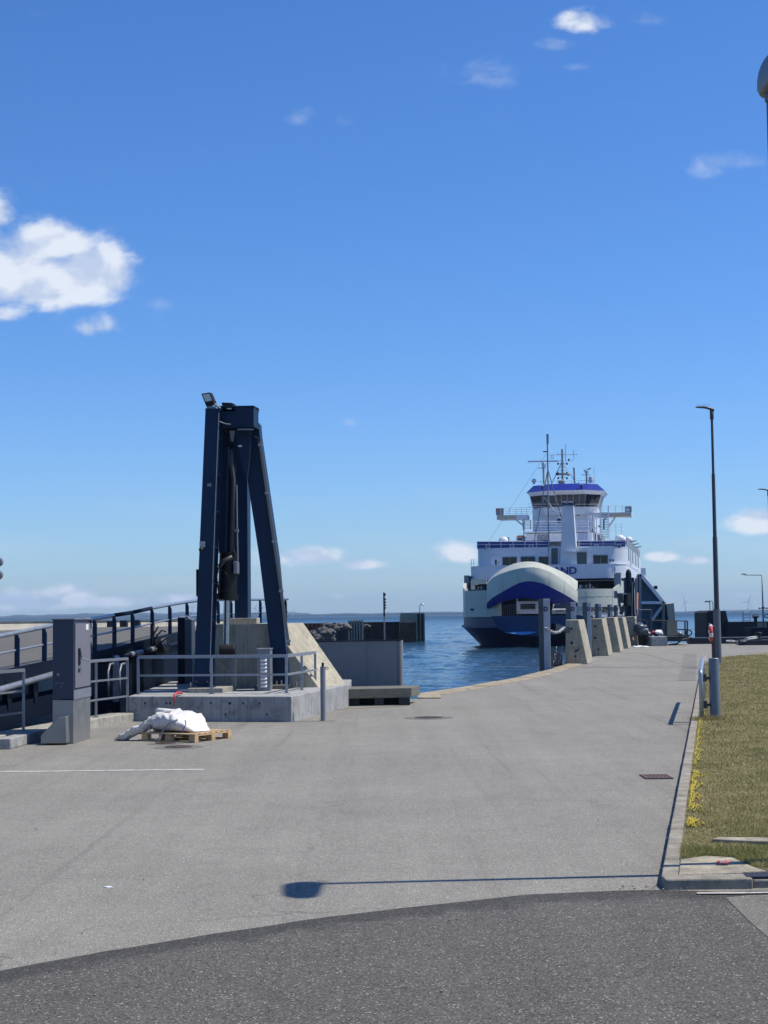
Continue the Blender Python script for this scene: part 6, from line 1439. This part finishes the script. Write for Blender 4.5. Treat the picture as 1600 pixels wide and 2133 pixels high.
wg = frus('wheelhouse_windows', octo(1108, 1243, YB - 1.0, 8.4, 1.5, zz(1056.5)), octo(1101, 1251, YB - 1.6, 9.4, 1.8, zz(1031)), glass)
frus('wheelhouse_soffit', octo(1101, 1251, YB - 1.62, 9.5, 1.8, zz(1031)), octo(1093, 1258, YB - 2.6, 11, 2.4, zz(1023.5)), shipw)
frus('wheelhouse_roof', octo(1092, 1258, YB - 2.7, 11.2, 2.4, zz(1023.5)), octo(1108, 1243, YB - .6, 8, 2.0, zz(1007)), shipb)
lo = octo(1108, 1243, YB - 1.04, 8.4, 1.5, zz(1056.5)); hi = octo(1101, 1251, YB - 1.64, 9.4, 1.8, zz(1031))
for i in range(8):
    f_ = i / 7; p_ = Vector(lo[2]).lerp(Vector(lo[3]), f_); q_ = Vector(hi[2]).lerp(Vector(hi[3]), f_); s = MB(); s.beam(p_, q_, .07, .05); s.build('window_mullion', shipgm, wg, local=True)
for a_ in (1, 4): s = MB(); s.beam(lo[a_], hi[a_], .12, .08); s.build('window_mullion', shipw, wg, local=True)
for f_ in (.2, .4, .6, .8):
    p_ = Vector(lo[4]).lerp(Vector(lo[5]), f_); q_ = Vector(hi[4]).lerp(Vector(hi[5]), f_); s = MB(); s.beam(p_, q_, .09, .06); s.build('window_mullion', shipw, wg, local=True)
for px, py in ((1128, 1011), (1210, 1008)): sb('roof_lamp', px - 3, py + 1.5, px + 4, py - 1, YB - 2.6, .3, shipw); sb('lamp_stay', px - 1, py + 8, px + 3, py + 1.5, YB - 2.3, .2, shiph)
# rails, domes, masts on the wheelhouse roof
YR = YB + 1
for py in (1002.5,): st('roof_rail', [(1108, py + 1, YR), (1240, py - 2, YR)], .025, shipw)
for px in (1110, 1127, 1144, 1161, 1190, 1205, 1222, 1238): st('roof_rail_post', [(px, 1008, YR), (px, 1001, YR)], .025, shipw)
def lathe_px(name, px, py, Y, prof, m): 
    q = sp(px, py, Y); s = MB(); s.lathe(prof, q, 14); return s.build(name, m, ship, smooth=True, auto=True, local=True)
lathe_px('satellite_dome', 1112.5, 1007, YR, [(.12, -.1), (.14, .1), (.30, .2), (.32, .42), (.2, .58), (.02, .62)], shipw)
lathe_px('satellite_dome', 1170, 1007, YR, [(.3, -.2), (.42, .1), (.44, .35), (.3, .42), (.02, .44)], buff)
lathe_px('satellite_dome', 1231, 1002, YR, [(.3, -.2), (.34, .2), (.2, .3), (.32, .38), (.3, .5), (.02, .55)], shipw)
st('radar_post', [(1133, 1008, YR), (1132, 972, YR)], .14, buff); lathe_px('radar_turntable', 1133, 971, YR, [(.12, -.1), (.26, .0), (.28, .35), (.2, .5)], shipw)
st('radar_scanner', [(1099.5, 961.5, YR), (1163.5, 960.5, YR)], .12, shipw, n=4); st('radar_platform', [(1121, 975, YR), (1137, 974.5, YR)], .05, shipgm)
st('radar_post', [(1222, 1007, YR), (1222, 986, YR)], .12, buff); lathe_px('radar_turntable', 1222, 985, YR, [(.1, -.1), (.22, .0), (.24, .3), (.1, .4)], shipw)
st('radar_scanner', [(1216, 980.5, YR), (1231, 975.5, YR)], .1, shipgm, n=4); st('radar_platform', [(1211, 989, YR), (1231, 989, YR)], .04, shipgm)
YM = YR + 2.5
st('main_mast', [(1172, 1008, YM), (1171, 936, YM)], .13, buff, n=8); st('mast_leg', [(1171, 961, YM), (1150, 1006, YM)], .05, shipgm); st('mast_leg', [(1171, 961, YM), (1201, 1008, YM)], .05, shipw)
st('mast_yard', [(1144, 947.5, YM), (1203, 946.5, YM)], .05, shipw); st('mast_yard', [(1150, 960, YM), (1192, 960, YM), (1196, 956, YM), (1195, 947, YM)], .035, shipw)
for px, y0_, y1_ in ((1178, 960, 926), (1195, 950, 938), (1170.5, 950, 935), (1152, 957, 947), (1148, 957, 947), (1202, 947, 945), (1162, 947, 943)): st('antenna', [(px, y0_, YM), (px, y1_, YM)], .035, shipgm)
for py in (966, 973, 980, 987, 994): st('mast_arm', [(1165, py, YM - .1), (1179, py, YM - .1)], .03, shipgm)
for px, py in ((1162.5, 966), (1181, 966), (1162.5, 985), (1181, 985), (1163, 996), (1181, 996), (1185, 958)): dome(px, py, YM - .15, .12, .16, black, 'navigation_light')
st('horn_platform', [(1161, 987.5, YM - .3), (1184, 987.5, YM - .3)], .16, buff); dome(1161, 987, YM - .4, .22, .22, shiph, 'horn'); dome(1184, 988, YM - .4, .2, .2, buff, 'horn')
st('exhaust_mast', [(1197, 1006, YM), (1195.5, 974, YM)], .12, shipgm); st('whip_antenna', [(1238, 1002, YR), (1237, 972, YR)], .02, shipgm)
# pillar mast in front with deck lamps
s = MB(); YP = 7.8
pil = [sp(1167, 1175, YP), sp(1202, 1175, YP), sp(1194, 1053, YP), sp(1172, 1053, YP)]; s.prism(pil, (0, 1.6, 0)); pm = s.build('pillar_mast', shipw, ship, local=True)
sb('lamp_gantry', 1165, 1053, 1198, 1049.5, YP - .3, .8, shiph, pm)
for px in (1175, 1187): sb('deck_flood', px - 4, 1046.5, px + 4, 1044, YP - .3, .4, shipw, pm); sb('flood_body', px - 5, 1049.5, px + 5, 1046.5, YP - .2, .4, lampdk, pm)
sb('pillar_step', 1177, 1150.5, 1203, 1148.5, YP - .5, 2, shipw, pm); s = MB(); a = sp(1204, 1148, YP + .3); s.box((a.x - .1, YP + .2, a.z), (sp(1226, 1148, YP).x, 8.6, sp(1200, 1141, YP).z)); s.build('pillar_foot', shipw, ship, local=True)
# fore mast tripod
YF = 7.0
st('foremast', [(1143.5, 1176, YF), (1141, 960, YF), (1140, 904, YF)], .085, shipgm, n=8)
sb('mast_tip', 1138.5, 924, 1142.5, 904, YF - .02, .1, shiph); sb('mast_bracket', 1131, 942, 1140, 939.5, YF, .15, shiph)
st('foremast_leg', [(1141, 980, YF), (1113, 1126, YF + 1)], .06, shipgm); st('foremast_leg', [(1142, 980, YF), (1170, 1080, YF + 1)], .06, shipgm)
for a_ in (((1131, 1031, YF), (1157, 1031, YF)), ((1142, 1066, YF), (1169, 1065, YF)), ((1115, 1087, YF), (1170, 1087, YF)), ((1134, 1036, YF), (1169, 1081, YF)), ((1142, 1110, YF), (1170, 1091, YF)), ((1120, 1128, YF), (1142, 1109, YF))): st('foremast_brace', list(a_), .045, shipw)
st('stay_wire', [(1138, 945, YF), (1018, 1128, YF + 2)], .014, shipgm, n=4)
# side boxes at bow corners
sb('side_cabinet', 967, 1226, 976, 1198.5, 9, 1, shipgm); sb('side_cabinet_end', 976, 1226, 979.5, 1200, 9.3, .8, shiph)
sb('side_cabinet', 1283.5, 1219, 1293, 1193, 5.6, 1.2, shipgm); sb('side_cabinet_end', 1279.5, 1219, 1283, 1195, 5.7, 1, shipgm); st('box_aerial', [(1281, 1195, 5.6), (1281, 1181, 5.6)], .06, shipgm)
st('bow_rail', [(982, 1178, 9), (982, 1166, 9), (985, 1164.5, 9), (987, 1166, 9), (987, 1177, 9)], .04, shipw)
# raised bow visor
vx = [1014, 1026, 1040, 1055, 1070, 1084, 1098, 1112, 1126, 1141, 1155, 1170, 1187, 1203.5]
T1 = [(1014, 1213), (1026, 1199), (1040, 1188), (1055, 1180.5), (1070, 1174), (1084, 1170.8), (1098, 1169.6), (1112, 1170), (1126, 1172.6), (1141, 1177.6), (1155, 1183.5), (1170, 1190.5), (1187, 1200), (1203.5, 1210.7)]
T2 = [(1014, 1216), (1026, 1204), (1040, 1196), (1055, 1191), (1070, 1186.5), (1084, 1183.6), (1098, 1181.8), (1112, 1181.5), (1126, 1184), (1141, 1189), (1155, 1196), (1170, 1206), (1187, 1219), (1203.5, 1232)]
T3 = [(1014, 1256), (1026, 1245), (1040, 1236.5), (1055, 1228), (1070, 1219.5), (1084, 1213.5), (1098, 1210.8), (1112, 1211.3), (1126, 1214), (1141, 1220), (1155, 1227), (1170, 1234.8), (1187, 1244.5), (1203.5, 1256)]
T4 = [(1015, 1270), (1026, 1263), (1040, 1256.5), (1055, 1251.5), (1070, 1248.5), (1084, 1246), (1098, 1244.8), (1112, 1248), (1126, 1251), (1141, 1255), (1155, 1256), (1170, 1258.5), (1187, 1263.5), (1200, 1268)]
itp = lambda T_, px: float(np.interp(px, [q[0] for q in T_], [q[1] for q in T_]))
vv_ = np.linspace(1014, 1203.5, 34)
def base(px): u_ = (px - 1109) / 95.0; return .2 - 4.6 * (1 - abs(u_) ** 2.2)
def vrow(T_, dy): return [tuple(sp(px, itp(T_, px), base(px) + dy)) for px in vv_]
lerpT = lambda A, B, f: [(px, itp(A, px) * (1 - f) + itp(B, px) * f) for px in vv_]
s = MB(); s.grid([vrow(T1, 3.8), vrow(T1, 2.6), vrow(T2, .45), vrow(T2, .3)]); s.grid([vrow(T2, .3), vrow(lerpT(T2, T3, .33), .1), vrow(lerpT(T2, T3, .66), 0.0), vrow(T3, 0.05)]); vis = s.build('bow_visor', shipg, ship, smooth=True, auto=True, local=True)
s = MB(); s.grid([vrow(T3, 0.03), vrow(lerpT(T3, T4, .5), .35), vrow(T4, 1.0)]); s.grid([vrow(T4, 1.0), vrow(T4, 1.5), vrow(lerpT(T3, T4, .4), 2.6), vrow(T2, 3.2)]); s.build('blue_lip', shipb, vis, smooth=True, auto=True, local=True)
for sg, px in ((0, 1015), (1, 1202.5)):
    r_ = [vrow(T_, d_)[0 if sg == 0 else -1] for T_, d_ in ((T1, 2.6), (T2, .3), (T3, .05), (T4, 1.0), (T4, 1.5), (T2, 3.2))]; s = MB(); s.add(r_, [tuple(range(6))]); s.build('visor_end', shipg, vis, local=True)
for px in (1047, 1080, 1113, 1146, 1176): st('visor_seam', [(px, itp(T2, px) + 1, base(px) - .02), (px, itp(T3, px), base(px) - .02)], .012, shipgm, vis)
for px in (1035, 1197): st('visor_arm', [(px, itp(T4, px) - 4, base(px) + 2.5), (px + (3 if px < 1100 else -3), 1285, 2.5)], .28, shiph, n=4)
# truck and car on the car deck
q = sp(1099.5, 1281.5, 12); rot = Matrix.Rotation(-PSI, 4, 'Z')
def w_of(q): p = rot @ q; return Vector((SX0 + p.x, 171 + p.y, WZ + p.z))
def onship(name, label, cat, px, Y, group=None):
    q = sp(px, 1281, Y); q.z = 3.31; t = thing(name, label, cat, w_of(q), group, rz=-PSI); return t
t = onship('truck', 'white truck seen head on, parked inside the open bow of the ferry', 'truck', 1100, 4.2)
def lb(nm, a, c, m, par=None, bev=0.0):
    s = MB(); s.box(a, c); return s.build(nm, m, par or t, local=True, bevel=bev)
lb('cab', (-1.3, 0, .55), (1.3, 2.2, 3.3), shipw, bev=.08); lb('windscreen', (-1.15, -.04, 1.75), (1.15, .0, 2.7), glass); lb('grille', (-.85, -.06, .85), (.85, -.01, 1.45), black); lb('bumper', (-1.28, -.1, .35), (1.28, 0, .62), shipw, bev=.03)
for k in range(3): lb('grille_bar', (-.8, -.08, .95 + .15 * k), (.8, -.06, .99 + .15 * k), galvd)
for sg in (-1, 1):
    lb('headlight', (sg * 1.05 - .2, -.13, .42), (sg * 1.05 + .2, -.09, .62), lensm); lb('mirror', (sg * 1.42 - .1, -.1, 1.9), (sg * 1.42 + .1, .05, 2.6), black)
    s = MB(); s.cyl((sg * 1.0 - .15, .9, .5), (sg * 1.0 + .15, .9, .5), .5, n=18); s.build('wheel', black, t, local=True)
lb('cargo_box', (-1.27, 2.6, 1.0), (1.27, 9, 3.5), shipgm); lb('chassis', (-.5, .5, .5), (.5, 9, .98), black)
t = onship('car', 'small silver car inside the bow of the ferry, right of the nearest pile', 'car', 1166, 3.2)
s = MB(); prof = [(0, .3), (0, .75), (.95, .92), (1.6, 1.42), (3.1, 1.44), (3.9, .98), (4.2, .9), (4.2, .3)]
s.prism([(-.88, y_, z_) for y_, z_ in prof], (1.76, 0, 0)); s.build('body', mat('car_silver', (0.5, 0.52, 0.55), 0.3, .4), t, local=True, bevel=.06)
s = MB(); s.hexa([(-.76, .93, .96), (.76, .93, .96), (.70, 1.55, 1.38), (-.70, 1.55, 1.38), (-.76, .90, .99), (.76, .90, .99), (.70, 1.50, 1.42), (-.70, 1.50, 1.42)]); s.build('windscreen', glass, t, local=True)
for sg in (-1, 1):
    lb('headlight', (sg * .65 - .17, -.05, .58), (sg * .65 + .17, 0.02, .72), lensm)
    for y_ in (.8, 3.3): s = MB(); s.cyl((sg * .78 - .1, y_, .32), (sg * .78 + .1, y_, .32), .32, n=16); s.build('wheel', black, t, local=True)
lb('number_plate', (-.26, -.05, .4), (.26, -.01, .52), whitep); lb('grille', (-.4, -.05, .56), (.4, -.0, .68), black)

# ================================================================== HAZE
s = MB(); s.box((-12000, -40, WZ - 8), (12000, 12000, 140)); hz = s.build('haze', [])
hm_ = bpy.data.materials.new('haze_air'); hm_.use_nodes = True; n_ = hm_.node_tree; n_.nodes.clear()
pv_ = n_.nodes.new('ShaderNodeVolumePrincipled'); pv_.inputs['Color'].default_value = (0.55, 0.76, 1.0, 1); pv_.inputs['Density'].default_value = 7e-5; pv_.inputs['Anisotropy'].default_value = 0.0
ho = n_.nodes.new('ShaderNodeOutputMaterial'); n_.links.new(pv_.outputs[0], ho.inputs['Volume']); hz.data.materials.append(hm_); hm_.cycles.homogeneous_volume = True if hasattr(hm_.cycles, 'homogeneous_volume') else None
tag(hz, kind='stuff'); hz['label'] = 'thin summer haze over the sea'
